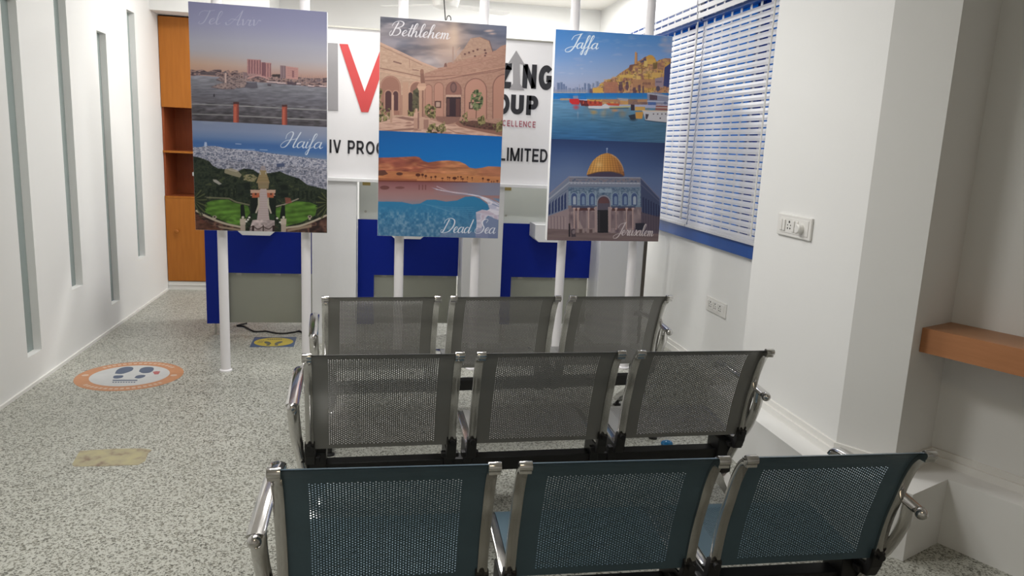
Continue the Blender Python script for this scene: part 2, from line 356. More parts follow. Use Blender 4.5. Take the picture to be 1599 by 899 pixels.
def perforated(name, prof, width, hw, s0m, s1m, m):
    P = np.array(catmull(prof, 8)); d = np.r_[0, np.cumsum(np.linalg.norm(np.diff(P, axis=0), axis=1))]; S = d[-1]
    T = np.gradient(P, d, axis=0); T /= np.linalg.norm(T, axis=1)[:,None]; Nn = np.c_[-T[:,1], T[:,0]]
    a, b, r = 0.0076, 0.0088, 0.0021
    nc = int(2*hw/a); hw = nc*a/2; nr = int((S-s0m-s1m)/b); s0 = s0m; s1 = s0+nr*b
    V = []; F = []; H = []      # (u,s) verts, faces, hole rims
    def q(u0, u1, a0, a1):
        o = len(V); V.extend([(u0,a0),(u1,a0),(u1,a1),(u0,a1)]); F.append((o,o+1,o+2,o+3))
    seg = np.linspace(0, S, 33)
    for i in range(32):
        q(-width/2, -hw, seg[i], seg[i+1]); q(hw, width/2, seg[i], seg[i+1])
    for k in range(6): q(-hw, hw, s0*k/6, s0*(k+1)/6)
    rest = np.linspace(s1, S, 6)
    for k in range(5): q(-hw, hw, rest[k], rest[k+1])
    ang = np.radians([22.5+45*i for i in range(8)]); ox, oy = r*np.cos(ang), r*np.sin(ang)
    for c in range(nc):
        u0 = -hw+c*a; u1 = u0+a; odd = c % 2; st = s0+(b/2 if odd else 0); n = nr-odd
        if odd: q(u0, u1, s0, s0+b/2); q(u0, u1, s1-b/2, s1)
        for k in range(n):
            v0 = st+k*b; v1 = v0+b; cu, cv = (u0+u1)/2, (v0+v1)/2; o = len(V)
            V.extend([(u1,v1),(u0,v1),(u0,v0),(u1,v0)]); V.extend([(cu+ox[i], cv+oy[i]) for i in range(8)])
            A, B_, C_, D_ = o, o+1, o+2, o+3; h = [o+4+i for i in range(8)]
            F.extend([(A,h[1],h[0]),(A,B_,h[2],h[1]),(B_,h[3],h[2]),(B_,C_,h[4],h[3]),(C_,h[5],h[4]),(C_,D_,h[6],h[5]),(D_,h[7],h[6]),(D_,A,h[0],h[7])])
            H.append(h)
    V = np.array(V); n = len(V)
    def mp(off):
        y = np.interp(V[:,1], d, P[:,0]); z = np.interp(V[:,1], d, P[:,1]); ny = np.interp(V[:,1], d, Nn[:,0]); nz = np.interp(V[:,1], d, Nn[:,1])
        return np.c_[V[:,0], y+ny*off, z+nz*off]
    vs = np.r_[mp(0.0008), mp(-0.0008)]
    fs = F + [tuple(i+n for i in reversed(f)) for f in F]
    for h in H:
        for i in range(8): j = (i+1) % 8; fs.append((h[i], h[j], h[j]+n, h[i]+n))
    me = bpy.data.meshes.new(name); me.from_pydata(vs.tolist(), [], fs); me.materials.append(m); me.update(); return me
BACK_ME = perforated('backrest', BACK, 0.512, 0.205, 0.046, 0.014, GREYST)
SEAT_ME = perforated('seat', SEAT, 0.512, 0.205, 0.040, 0.075, GREYST)
BACKT_ME = perforated('backrest', BACK, 0.512, 0.198, 0.092, 0.014, TEALST)
SEATT_ME = perforated('seat', SEAT, 0.512, 0.198, 0.040, 0.075, TEALST)
def swept(path, x0, x1, th):
    P = np.array(path); T = np.gradient(P, axis=0); T /= np.linalg.norm(T, axis=1)[:,None]; Nn = np.c_[-T[:,1], T[:,0]]
    A = P+Nn*th/2; B = P-Nn*th/2; n = len(P); m = MB(); vs = []
    for p, q in zip(A, B): vs += [(x0,*p),(x1,*p),(x1,*q),(x0,*q)]
    fs = [(0,1,2,3), (4*n-1,4*n-2,4*n-3,4*n-4)]
    for i in range(n-1):
        for j in range(4): fs.append((4*i+j, 4*i+(j+1)%4, 4*i+4+(j+1)%4, 4*i+4+j))
    return m.add(vs, fs)
rm = swept(catmull(RAIL, 5), -0.015, 0.015, 0.017); RAIL_ME = rm.mesh('side_rail', CHROME, True, 0.003)
cm = MB().tube([(-0.017,-0.010,0.004),(0.017,-0.010,0.004)], 0.0135, 14); cm.box(-0.016, 0.016, -0.016, 0.012, -0.016, 0.006); CAP_ME = cm.mesh('rail_cap', CHROME, True, 0.002)
bk = MB().xprism([(0.124,-0.380),(0.138,-0.368),(0.154,-0.376),(0.164,-0.432),(0.30,-0.436),(0.312,-0.51),(0.30,-0.568),(0.225,-0.568),(0.222,-0.485),(0.152,-0.470),(0.134,-0.430)], -0.019, 0.019)
bk.box(-0.035, 0.035, 0.17, 0.20, -0.470, -0.450); BRK_ME = bk.mesh('bracket', BLACK, False, 0.004)
bo = MB().lathe([(0.011,-0.008),(0.012,0.0),(0.012,0.012),(0.008,0.014)], (0,0.120,-0.388), 12, axis='y'); BOLT_ME = bo.mesh('bolt', BLACK, True)
def bench(zt, loc, rz, pm, label, armx=(-0.945, 0.928), group='three seat waiting benches'):
    t = empty('waiting_bench', loc, rz); t.location.z = 0
    def put(name, me, x, par=t, z=zt):
        o = link(name, me, par); o.location = (x, 0, z) if par is t else (0,0,0); return o
    for cx in (-0.62, 0, 0.62):
        put('backrest', BACK_ME if pm is GREYST else BACKT_ME, cx); put('seat', SEAT_ME if pm is GREYST else SEATT_ME, cx)
        for s in (-1, 1):
            r = put('side_rail', RAIL_ME, cx+s*0.270); put('rail_cap', CAP_ME, 0, r)
            b = put('bracket', BRK_ME, cx+s*0.270); put('bolt', BOLT_ME, 0, b)
    beam = MB().box(-0.90, 0.90, 0.235, 0.297, zt-0.562, zt-0.505).build('beam', BLACK, t, bevel=0.004)
    for s in (-1, 1):
        e = MB().box(-0.035, 0.035, 0.215, 0.32, zt-0.61, zt-0.45).build('end_block', BLACK, t, bevel=0.005); e.location.x = s*0.868
        # chrome arched leg with levelling feet
        zb = zt-0.60; prof = []
        for k in range(13):
            a = math.pi*k/12; prof.append((0.267-0.245*math.cos(a), 0.03+(zb-0.075)*math.sin(a)**0.8))
        outer = [(-0.025,0.012),(-0.025,0.045),(0.08,zb*0.62),(0.19,zb-0.005),(0.215,zb),(0.32,zb),(0.345,zb-0.005),(0.455,zb*0.62),(0.56,0.045),(0.56,0.012)]
        inner = [(0.515,0.012)]+[(0.267+0.235*math.cos(math.pi*k/10), 0.014+(zb-0.075)*math.sin(math.pi*k/10)) for k in range(1,10)]+[(0.02,0.012)]
        lg = MB()
        pts = outer+inner; n = len(pts)
        O = [(p[0],p[1]) for p in catmull(outer[1:-1], 3)]; I = [(p[0],p[1]) for p in catmull([(0.02,0.03)]+inner[-2:0:-1]+[(0.515,0.03)], 3)]
        def res(path, m=40):
            P = np.array(path); d = np.r_[0, np.cumsum(np.linalg.norm(np.diff(P, axis=0), axis=1))]; q = np.linspace(0, d[-1], m)
            return np.c_[np.interp(q, d, P[:,0]), np.interp(q, d, P[:,1])]
        O, I = res(O), res(I); vs = []
        for p, q in zip(O, I): vs += [(-0.02,*p),(0.02,*p),(0.02,*q),(-0.02,*q)]
        fs = [(0,1,2,3),(159,158,157,156)]
        for i in range(39):
            for j in range(4): fs.append((4*i+j, 4*i+(j+1)%4, 4*i+4+(j+1)%4, 4*i+4+j))
        lg.add(vs, fs); l = lg.build('leg', CHROME, t, smooth=True); l.location.x = s*0.868
        for y in (-0.002, 0.537): MB().lathe([(0.024,0),(0.024,0.008),(0.012,0.014),(0.012,0.05)], (0,y,0), 14).build('foot_pad', BLACK, l, smooth=True)
        # armrest: flat bar with a ball at its rear end, curved support below
        am = MB().tube(catmull([(0,0.045,-0.192),(0,0.10,-0.186),(0,0.22,-0.176),(0,0.36,-0.172),(0,0.45,-0.178),(0,0.475,-0.20)], 4), 0.024, 14, ry=0.42)
        a = am.build('armrest', CHROME, t, smooth=True); a.location = (armx[0] if s < 0 else armx[1], 0, zt)
        MB().ball((0,0.03,-0.197), 0.0185).tube([(0,0.03,-0.197),(0,0.07,-0.192)], 0.012, 10).build('end_ball', CHROME, a, smooth=True)
        MB().tube(catmull([(0,0.085,-0.192),(-s*0.002,0.092,-0.26),(-s*0.008,0.13,-0.36),(-s*0.02,0.19,-0.47),(-s*0.03,0.235,-0.56)], 5), [0.022]*12+[0.019]*9, 12, ry=0.6).build('arm_support', CHROME, a, smooth=True)
        MB().ball((-s*0.022,0.18,-0.455), 0.012).build('arm_bolt', CHROME, a, smooth=True)
    return tag(t, label, 'bench', group)
bench(0.745, (0.650,1.760,0), math.radians(-0.5), TEALST, 'dark blue-grey perforated metal three seat bench, the row nearest the camera')
bench(0.789, (0.650,2.634,0), math.radians(1.4), GREYST, 'grey perforated metal three seat bench, the middle row between two other benches', (-0.945, 0.922))
bench(0.792, (0.645,3.648,0), math.radians(3.6), GREYST, 'grey perforated metal three seat bench in the farthest row, just in front of the posters')

# ------------------------------------------------------------------ service counters, dividers, glass, sign
YF, YPN = 5.95, 5.70
FROST = bpy.data.materials.new('frosted_glass'); FROST.use_nodes = True
_b = FROST.node_tree.nodes['Principled BSDF']; _b.inputs['Base Color'].default_value = (0.50,0.52,0.49,1); _b.inputs['Roughness'].default_value = 0.28
_b.inputs['Transmission Weight'].default_value = 0.55; _b.inputs['IOR'].default_value = 1.1
bays = [(-1.296,-0.482,0.16,-0.88),(-0.157,0.647,0.128,0.225),(0.958,1.749,0.122,1.345)]
clabs = ['blue fronted service counter on the left, behind the seaside town and garden poster','blue fronted service counter in the middle, behind the stone courtyard poster','blue fronted service counter on the right, behind the harbour poster']
for (x0, x1, st, tc), lab in zip(bays, clabs):
    x0 += 0.004; x1 -= 0.004
    t = empty('service_counter', ((x0+x1)/2, YF, 0)); ox = -(x0+x1)/2
    def P(a): return a+ox
    m = MB().yprism([(P(x0),0.093),(P(x0+st),0.093),(P(x0+st),0.495),(P(x1),0.495),(P(x1),0.935),(P(x0),0.935)], 0, 0.02)
    m.build('front_panel', BLUE, t)
    MB().box(P(x0+st), P(x1)-0.005, 0.03, 0.04, 0.095, 0.51).build('modesty_panel', GREYP, t)
    c = MB()
    for xx in (x0+st+0.06, x0+st+0.35, x1-0.12): c.box(P(xx), P(xx)+0.04, 0.024, 0.032, 0.475, 0.494)
    c.build('panel_clips', STEEL, t)
    MB().box(P(x0)+0.002, P(x1)-0.002, 0.021, 0.60, 0.905, 0.935).build('counter_top', LAMW, t, bevel=0.003)
    MB().box(P(x0)+0.001, P(x0)+0.02, 0.021, 0.58, 0.093, 0.905).build('side_panel', BLUE, t)
    for xx in (P(x0)+0.06, P(x1)-0.06):
        MB().lathe([(0.028,0),(0.026,0.006),(0.009,0.010),(0.009,0.20)], (xx,0.011,0), 14).build('leg', STEEL, t, smooth=True)
        MB().lathe([(0.02,0),(0.02,0.006),(0.009,0.010),(0.009,0.92)], (xx,0.55,0), 14).build('leg', STEEL, t, smooth=True)
    w = 0.128
    MB().yprism([(P(tc-w+0.03),0.818),(P(tc+w-0.03),0.818),(P(tc+w),0.845),(P(tc+w),0.955),(P(tc-w),0.955),(P(tc-w),0.845)], -0.235, -0.001).build('document_tray', LAMW, t, bevel=0.003)
    tag(t, lab, 'counter', 'blue service counters along the far side')
for (x0, x1), lab in zip([(-0.482,-0.157),(0.647,0.958),(1.749,2.115)],
        ['white floor to sign divider between the left and middle blue counters','white floor to sign divider between the middle and right blue counters','white divider at the right end of the blue counters, beside the window wall']):
    t = empty('counter_divider', ((x0+x1)/2, YPN, 0)); hw = (x1-x0)/2
    MB().box(-hw, hw, 0.001, 0.30, 0, 1.238).build('column', LAMW, t, bevel=0.003)
    MB().box(-hw-0.001, hw+0.001, -0.006, 0.0, 0, 0.06).build('kick_strip', LAMW, t)
    if x0 > 1.5: MB().box(hw, hw+0.026, -0.004, 0.05, 0, 1.238).build('edge_strip', mat('dark_bronze_edge', (0.09,0.075,0.06), 0.5, noise=(9,0.1)), t)
    tag(t, lab, 'divider', 'white counter dividers')
for (x0, x1, st, tc), lab in zip(bays[1:], ['frosted glass screen above the middle blue counter, left of it a white divider','frosted glass screen above the right blue counter']):
    t = empty('glass_screen', ((x0+x1)/2, YF+0.02, 0.936)); hw = (x1-x0)/2-0.012
    MB().box(-hw, hw, 0, 0.008, 0.0, 0.30).build('pane', FROST, t)
    for xx in (-hw+0.055, hw-0.075): MB().box(xx-0.03, xx+0.03, -0.006, 0.014, 0.262, 0.301).build('top_clip', BRASS, t)
    for xx in (-hw+0.05, hw-0.10): MB().lathe([(0.010,0),(0.010,0.006),(0.004,0.008)], (xx,-0.007,0.06), 10, axis='y').build('fixing_stud', STEEL, t, smooth=True)
    tag(t, lab, 'glass screen', 'frosted screens on the counters')
t = empty('glass_screen', (-0.889, YF+0.02, 0.936)); MB().box(-0.39, 0.39, 0, 0.008, 0, 0.30).build('pane', FROST, t)
tag(t, 'frosted glass screen above the left blue counter, hidden by the garden poster', 'glass screen', 'frosted screens on the counters')

sign = empty('sign_board', (0.41, YPN, 1.24)); SO = Vector((0.41, YPN, 1.24))
MB().box(-1.71, 1.70, 0.02, 0.14, 0.0, 1.082).build('panel', SIGNW, sign)
MB().box(-1.71, 1.70, -0.03, 0.02, -0.001, 0.024).build('bottom_lip', LAMW, sign, bevel=0.003)
MB().box(-1.71, 1.70, 0.012, 0.145, 1.082, 1.094).build('top_trim', STEEL, sign)
YS = YPN+0.017
def px(x, y): p = at(x, y, YS); return (p[0]-SO.x, p[2]-SO.z)
def letter_poly(name, pts, m, label=None):
    P = [px(*p) for p in pts]; o = MB().yprism(P, 0.015, 0.021).build(name, m, sign)
    if label: o['label'] = label
    return o
def arcp(cx, cy, rx, ry, a0, a1, n=14): return [(cx+rx*math.cos(math.radians(a0+(a1-a0)*k/n)), cy+ry*math.sin(math.radians(a0+(a1-a0)*k/n))) for k in range(n+1)]
def glyph(ch, t):
    """strokes of a plain capital, unit height; returns (width, [polyline, ...])"""
    h = t/2; b, c = h, 1-h
    if ch == 'I': return t, [[(h,0),(h,1)]]
    if ch == 'L': return 0.56, [[(h,1),(h,b),(0.56,b)]]
    if ch == 'T': return 0.62, [[(0,c),(0.62,c)],[(0.31,0),(0.31,c)]]
    if ch == 'E': return 0.60, [[(0.60,c),(h,c),(h,b),(0.60,b)],[(h,0.5),(0.55,0.5)]]
    if ch == 'M': return 0.86, [[(h,0),(h,1)],[(0.86-h,0),(0.86-h,1)],[(h*1.1,1),(0.43,0.02)],[(0.86-h*1.1,1),(0.43,0.02)]]
    if ch == 'N': return 0.74, [[(h,0),(h,1)],[(0.74-h,0),(0.74-h,1)],[(h,1-0.02),(0.74-h,0.02)]]
    if ch == 'V': return 0.70, [[(h*1.05,1),(0.35,0.0)],[(0.70-h*1.05,1),(0.35,0.0)]]
    if ch == 'Z': return 0.64, [[(0.02,c),(0.64,c)],[(0,b),(0.64,b)],[(0.60-h*0.6,c),(0.04+h*0.6,b)]]
    if ch == 'D': return 0.70, [[(0.30,c),(h,c),(h,b),(0.30,b)],[(0.28,c)]+arcp(0.32,0.5,0.38-h,0.5-h,90,-90)+[(0.28,b)]]
    if ch == 'O': return 0.78, [arcp(0.39,0.5,0.39-h,0.5-h,90,-272,28)]
    if ch == 'C': return 0.72, [arcp(0.38,0.5,0.38-h,0.5-h,42,318,24)]
    if ch == 'G': return 0.76, [arcp(0.39,0.5,0.39-h,0.5-h,45,338,24)+[(0.76-h,0.42)],[(0.40,0.46),(0.76,0.46)]]
    if ch == 'U': return 0.70, [[(h,1),(h,0.34)]+arcp(0.35,0.34,0.35-h,0.34-h,180,360)+[(0.70-h,0.34),(0.70-h,1)]]
    up = [[(h,0),(h,1)],[(h,c),(0.36,c)]+arcp(0.36,(c+0.42)/2,0.64-0.36-h,(c-0.42)/2,90,-90)+[(h,0.42)]]
    if ch == 'P': return 0.64, up
    if ch == 'R': return 0.68, up+[[(0.34,0.42),(0.66-h*0.7,0.0)]]
    return 0.3, []
def text_obj(s, xl, xr, yt, yb, m, t=0.17, label=None, gap=0.14):
    """block capitals fitted between two pixels of the sign plane"""
    (x0, zb), (x1, _), (_, zt) = px(xl, yb), px(xr, yb), px(xl, yt)
    tot = sum(glyph(ch, t)[0]+gap for ch in s)-gap; k = (x1-x0)/tot; hh = zt-zb; pen = 0.0; mb = MB()
    for ch in s:
        w, st = glyph(ch, t)
        for pl in st:
            P = np.array(pl, float); P = P[np.r_[True, np.linalg.norm(np.diff(P, axis=0), axis=1) > 1e-6]]; n = len(P); L = []; R_ = []
            for i in range(n):
                d0 = P[i]-P[i-1] if i else P[1]-P[0]; d1 = P[i+1]-P[i] if i < n-1 else d0; d0 = d0/np.linalg.norm(d0); d1 = d1/np.linalg.norm(d1)
                nn = np.array([-(d0+d1)[1], (d0+d1)[0]]); nn /= np.linalg.norm(nn); mt = t/2/max(0.5, nn @ np.array([-d1[1], d1[0]])); L.append(P[i]+nn*mt); R_.append(P[i]-nn*mt)
            q = lambda p: (x0+(pen+p[0])*k, zb+min(1, max(0, p[1]))*hh)
            for i in range(n-1): mb.yprism([q(L[i]), q(R_[i]), q(R_[i+1]), q(L[i+1])], 0.0155, 0.0185)
        pen += w+gap
    o = mb.build('lettering', m, sign)
    if label: o['label'] = label
    return o
letter_poly('letter', [(504,66.3),(527.6,67.6),(528,172.6),(504,172)], INKG, 'grey letter I')
letter_poly('letter', [(530,68.3),(543.3,68.9),(569.3,143),(595.5,73),(609.3,74),(575,175.2),(564.3,174.8)], INKR, 'red letter V')
text_obj('IV PROC', 514.6, 600, 217.5, 238.5, INKB, 0.17, 'black lettering on the left of the sign')
text_obj('LIMITED', 779.5, 854.5, 229.6, 250.4, INKB, 0.17, 'black lettering on the right of the sign')
text_obj('Z', 778, 797.8, 97.5, 137, INKB, 0.26); text_obj('N', 815.2, 836.8, 99.5, 137.5, INKB, 0.26); text_obj('G', 840.2, 863, 101, 140, INKB, 0.26)
text_obj('O', 776, 795, 146, 177.5, INKB, 0.26); text_obj('UP', 797, 839.5, 147.3, 178, INKB, 0.26)
text_obj('CELLENCE', 784.5, 836, 187.2, 196.5, INKM, 0.13, 'small maroon lettering', 0.28)
letter_poly('arrow', [(500+x/3, y/3) for x, y in [(918,237),(960,306),(934,297),(936,392),(956,422),(884,419),(903,390),(903,295),(878,300)]], INKG, 'grey upward arrow standing for the letter I')
tag(sign, 'white sign board with black, grey and red lettering above the blue counters', 'sign')

# ------------------------------------------------------------------ tall cabinet, niche shelf
cab = empty('storage_cabinet', (-1.58, 7.73, 0)); cw = 0.452
MB().box(-cw, cw, 0.01, 0.42, 0, 0.083).box(-cw, cw, 0.004, 0.01, 0.045, 0.055).build('plinth', TRIMW, cab)
m = MB()
for x in (-cw, cw-0.018): m.box(x, x+0.018, 0.02, 0.42, 0.085, 2.587)
m.box(-cw, cw, 0.41, 0.42, 0.085, 2.587)
for z in (0.085, 0.905, 1.765, 2.569): m.box(-cw+0.018, cw-0.018, 0.02, 0.41, z, z+0.018)
m.build('carcass', REDWD, cab)
MB().box(-cw+0.018, cw-0.018, 0.025, 0.41, 1.338, 1.358).build('shelf', REDWD, cab)
e = MB()
for z in (0.905, 1.338): e.box(-cw+0.002, cw-0.002, 0.0, 0.02, z, z+0.02)
e.build('shelf_edging', ORANGE, cab)
for z0, z1, kz in ((0.09,0.903,0.585),(1.764,2.585,None)):
    dz = []
    for sx in (-1, 1):
        a, b = (-cw+0.003, -0.002) if sx < 0 else (0.002, cw-0.003)
        d = MB().box(a, b, 0.0, 0.019, z0, z1).build('door', ORANGE, cab, bevel=0.002)
        if kz:
            xk = a+0.10 if sx < 0 else b-0.10
            MB().lathe([(0.008,0.0),(0.007,-0.014),(0.017,-0.020),(0.018,-0.028),(0.012,-0.034)], (xk,0,kz), 14, axis='y').build('knob', ORANGE, d, smooth=True)
tag(cab, 'tall orange wood cabinet with open middle shelves in the far left corner', 'cabinet')

FLs = (2.181, 2.613); Ls = 4.2
def along(p, k): return (p[0]-u4[0]*k, p[1]-u4[1]*k)
PCs = (PC[0]-v3[0]*0.001, PC[1]-v3[1]*0.001)
sh = empty('wall_shelf', (FLs[0], FLs[1], 0.805))
def rel(p): return (p[0]-FLs[0], p[1]-FLs[1])
i1 = (FLs[0]+v3[0]*0.02, FLs[1]+v3[1]*0.02)
q = lambda p: (p[0]-u4[0]*0.001, p[1]-u4[1]*0.001)
MB().prism([rel(q(i1)), rel(along(i1, Ls)), rel(along(PCs, Ls)), rel(q(PCs))], 0, 0.098).build('slab', SHELFW, sh)
MB().prism([rel(q(FLs)), rel(along(FLs, Ls)), rel(along(i1, Ls)), rel(q(i1))], -0.002, 0.098).build('front_edge', SHELFE, sh)
tag(sh, 'thick orange-brown wooden shelf fixed in the wall recess on the right', 'shelf')

# ------------------------------------------------------------------ wall sockets
def wallplate(name, x, y, z, w, h, label, items):
    t = empty(name, (x, y, z)); fr = MB()
    fr.xprism([(-w/2,-h/2),(w/2,-h/2),(w/2,h/2),(-w/2,h/2)], -0.012, 0.0); fr.build('frame', PLASW, t, bevel=0.004)
    MB().box(-0.0145, -0.012, -w/2+0.02, w/2-0.035, -h/2+0.016, h/2-0.016).build('module_plate', PLASW, t, bevel=0.001)
    for it in items:
        y0 = it[1]
        if it[0] == 'rocker': MB().xprism([(y0-it[2]/2,-0.027),(y0+it[2]/2,-0.027),(y0+it[2]/2,0.027),(y0-it[2]/2,0.027)], -0.020, -0.0145).build('rocker_switch', PLASW, t, bevel=0.002)
        if it[0] == 'holes':
            m = MB()
            for dy, dz, r in ((0,0.018,0.006),(0.013,0.002,0.0035),(-0.013,0.002,0.0035),(0.011,-0.013,0.0045),(-0.011,-0.013,0.0045)):
                m.lathe([(r,0.0),(r,-0.0008)], (-0.0145, y0+dy, dz), 10, axis='x')
            m.build('socket_holes', DARKH, t)
        if it[0] == 'knob': MB().lathe([(0.024,0),(0.022,-0.022),(0.018,-0.026)], (-0.0145,y0,-0.004), 18, axis='x').build('regulator_knob', PLASW, t, smooth=True)
    return tag(t, label, 'socket')
wallplate('switch_panel', XP, 3.305, 1.232, 0.30, 0.105, 'white switch panel with rockers, socket and round regulator, on the wall pillar', [('rocker',0.105,0.022),('rocker',0.078,0.022),('holes',0.035),('rocker',-0.005,0.022),('rocker',-0.035,0.022),('knob',-0.075)])
wallplate('wall_socket', XW, 4.785, 0.512, 0.31, 0.10, 'white power socket plate low on the window wall below the blinds', [('rocker',0.11,0.022),('holes',0.075),('rocker',0.035,0.022),('holes',0.0),('rocker',-0.04,0.022),('holes',-0.075)])

# ------------------------------------------------------------------ floor stickers, cable, cap, fan, wire
ORG = mat('orange_print', (0.50,0.235,0.115), 0.5, noise=(30,0.12)); STW = mat('pale_print', (0.52,0.53,0.53), 0.5, noise=(14,0.08)); NAVY = mat('navy_print', (0.075,0.105,0.17), 0.5, noise=(20,0.1))
PINK = mat('red_print', (0.42,0.12,0.12), 0.5, noise=(30,0.1)); YEL = mat('yellow_print', (0.50,0.39,0.055), 0.5, noise=(30,0.1)); BLUP = mat('blue_print', (0.055,0.095,0.19), 0.5, noise=(30,0.12)); GRYP = mat('dark_grey_print', (0.09,0.10,0.09), 0.5, noise=(20,0.1))
PEACH = mat('faded_peach_print', (0.58,0.42,0.32), 0.5, noise=(30,0.1))
def flat(poly, z0, z1, name, m, par):
    P = [tuple(p) for p in poly]; A = sum(P[i][0]*P[(i+1)%len(P)][1]-P[(i+1)%len(P)][0]*P[i][1] for i in range(len(P)))
    return MB().prism(P if A > 0 else P[::-1], z0, z1).build(name, m, par)
def ellp(cx, cy, rx, ry, a=0, n=28): return [(cx+rx*math.cos(t)*math.cos(a)-ry*math.sin(t)*math.sin(a), cy+rx*math.cos(t)*math.sin(a)+ry*math.sin(t)*math.cos(a)) for t in [2*math.pi*i/n for i in range(n)]]
st = empty('floor_sticker', (-1.545,4.925,0))
flat(ellp(0,0,0.315,0.305,0,48), 0.0, 0.001, 'orange_ring', ORG, st); flat(ellp(0.0,0.0,0.232,0.218,0,48), 0.001, 0.0015, 'white_disc', STW, st)
def ks(x, y): a = fl(100+x/8, 550+y/8); return (a[0]+1.545, a[1]-4.925)
def blob(pts, k, n=4):
    P = [k(*p) for p in pts]; return [tuple(p) for p in catmull(P+[P[0]], n)[:-1]]
for pts in ([(635,268),(660,225),(720,195),(800,183),(862,193),(855,225),(800,250),(720,272)], [(612,318),(625,296),(680,290),(738,292),(730,315),(680,328),(630,328)],
            [(935,240),(960,205),(1030,186),(1112,192),(1116,225),(1070,255),(985,262)], [(880,320),(905,296),(960,285),(1018,290),(990,315),(930,328)]):
    flat(blob(pts, ks), 0.0015, 0.002, 'footprint', NAVY, st)
flat([ks(*p) for p in [(1108,246),(1150,238),(1202,240),(1180,276),(1130,278)]], 0.0015, 0.002, 'red_mark', PINK, st)
flat([ks(*p) for p in [(608,345),(918,345),(915,358),(606,358)]], 0.0015, 0.002, 'line_mark', NAVY, st)
def arc(a0, a1, r0, r1, n=24):
    A = [math.radians(a0+(a1-a0)*k/n) for k in range(n+1)]
    return [(r0*math.cos(a), r0*0.965*math.sin(a)) for a in A]+[(r1*math.cos(a), r1*0.965*math.sin(a)) for a in A[::-1]]
for a0, n in ((38, 16), (222, 16)):
    for k in range(n): flat(arc(a0+k*6.6, a0+k*6.6+4.2, 0.262, 0.288, 4), 0.001, 0.0016, 'ring_mark', PEACH, st)
for x in (265, 1370): flat(ellp(*ks(x, 288), 0.02, 0.02), 0.001, 0.0016, 'dot', PEACH, st)
for k in range(9): flat([ks(605+k*33, 370), ks(605+k*33+22, 370), ks(603+k*33+22, 380), ks(603+k*33, 380)], 0.0015, 0.002, 'small_mark', NAVY, st)
tag(st, 'round orange and white floor sticker with dark footprints beside the left wall', 'floor sticker')
s2 = empty('floor_sticker', (-0.77,5.745,0), math.radians(1.5))
flat([(-0.158,-0.145),(0.158,-0.145),(0.158,0.145),(-0.158,0.145)], 0, 0.001, 'square', BLUP, s2)
flat(ellp(0,-0.003,0.143,0.125,0,40), 0.001, 0.0015, 'yellow_disc', YEL, s2)
for sx in (-1, 1):
    flat(ellp(sx*0.040-0.002,-0.028,0.020,0.045,-sx*0.5), 0.0015, 0.002, 'footprint', GRYP, s2)
    flat(ellp(sx*0.030-0.002,-0.088,0.014,0.018,0), 0.0015, 0.002, 'footprint', GRYP, s2)
m = MB()
for k in range(7): m.box(-0.055+k*0.016, -0.055+k*0.016+0.010, 0.068, 0.088, 0.0015, 0.002)
for k in range(3): m.prism([(-0.115+k*0.013,-0.03),(-0.111+k*0.013,-0.03),(-0.101+k*0.013,0.04),(-0.105+k*0.013,0.04)], 0.0015, 0.002)
m.build('small_marks', GRYP, s2)
tag(s2, 'square blue floor sticker with a yellow circle and footprints, before the left counter', 'floor sticker')
def worn_mat():
    m = bpy.data.materials.new('worn_yellow_tape'); m.use_nodes = True; nt = m.node_tree; b = nt.nodes['Principled BSDF']; N = nt.nodes.new; L = nt.links.new
    tc = N('ShaderNodeTexCoord'); n = N('ShaderNodeTexNoise'); n.inputs['Scale'].default_value = 14; n.inputs['Detail'].default_value = 5; L(tc.outputs['Object'], n.inputs['Vector'])
    r = N('ShaderNodeValToRGB'); r.color_ramp.elements[0].position = 0.34; r.color_ramp.elements[0].color = (0.22,0.16,0.115,1); r.color_ramp.elements[1].position = 0.62; r.color_ramp.elements[1].color = (0.42,0.38,0.22,1)
    k = r.color_ramp.elements.new(0.46); k.color = (0.36,0.32,0.21,1)
    L(n.outputs['Fac'], r.inputs[0]); L(r.outputs[0], b.inputs['Base Color']); b.inputs['Roughness'].default_value = 0.55; return m
kt = lambda x, y: tuple(np.array(fl(90+x/9.41, 680+y/9.41))-np.array((-1.245, 3.65)))
t = MB().prism([kt(*p) for p in [(212,425),(250,455),(700,448),(1180,432),(1285,375),(1330,260),(1385,210),(1250,188),(800,196),(330,225),(275,310)]], 0, 0.0012).build('floor_sticker', worn_mat()); t.location = (-1.245,3.65,0)
tag(t, 'worn yellowish rectangular sticker on the floor nearest the left foreground', 'floor sticker')
def kc(x, y): a = fl(370+x/12.3, 500+y/12.3, 0.006); return (a[0], a[1], 0.006)
pts = [(-1.06,6.32,0.006)]+[kc(*p) for p in [(0,100),(130,112),(230,165),(330,212),(450,214),(560,208),(680,232),(780,247),(920,250),(1100,226),(1240,222)]]+[(-0.46,5.62,0.006)]
o = MB().tube(catmull(pts, 5), 0.0065, 8).build('power_cable', CABLE, smooth=True); tag(o, 'black power cable lying on the floor under the left blue counter', 'cable')
o = MB().lathe([(0.006,0),(0.031,0.002),(0.034,0.012),(0.028,0.022),(0.012,0.028),(0.002,0.028)], (0,0,0), 18).build('bottle_cap', BLUEPL, smooth=True); o.location = (1.553,3.60,0); o.scale = (1,0.8,1)
tag(o, 'small blue plastic cap lying on the floor under the benches', 'cap')
fan = empty('ceiling_fan', (0.53,6.5,ZC)); fz = 2.68-ZC
MB().lathe([(0.02,0),(0.06,-0.005),(0.05,-0.05),(0.012,-0.06),(0.012,fz+0.09)], (0,0,0), 20).build('down_rod', PLASW, fan, smooth=True)
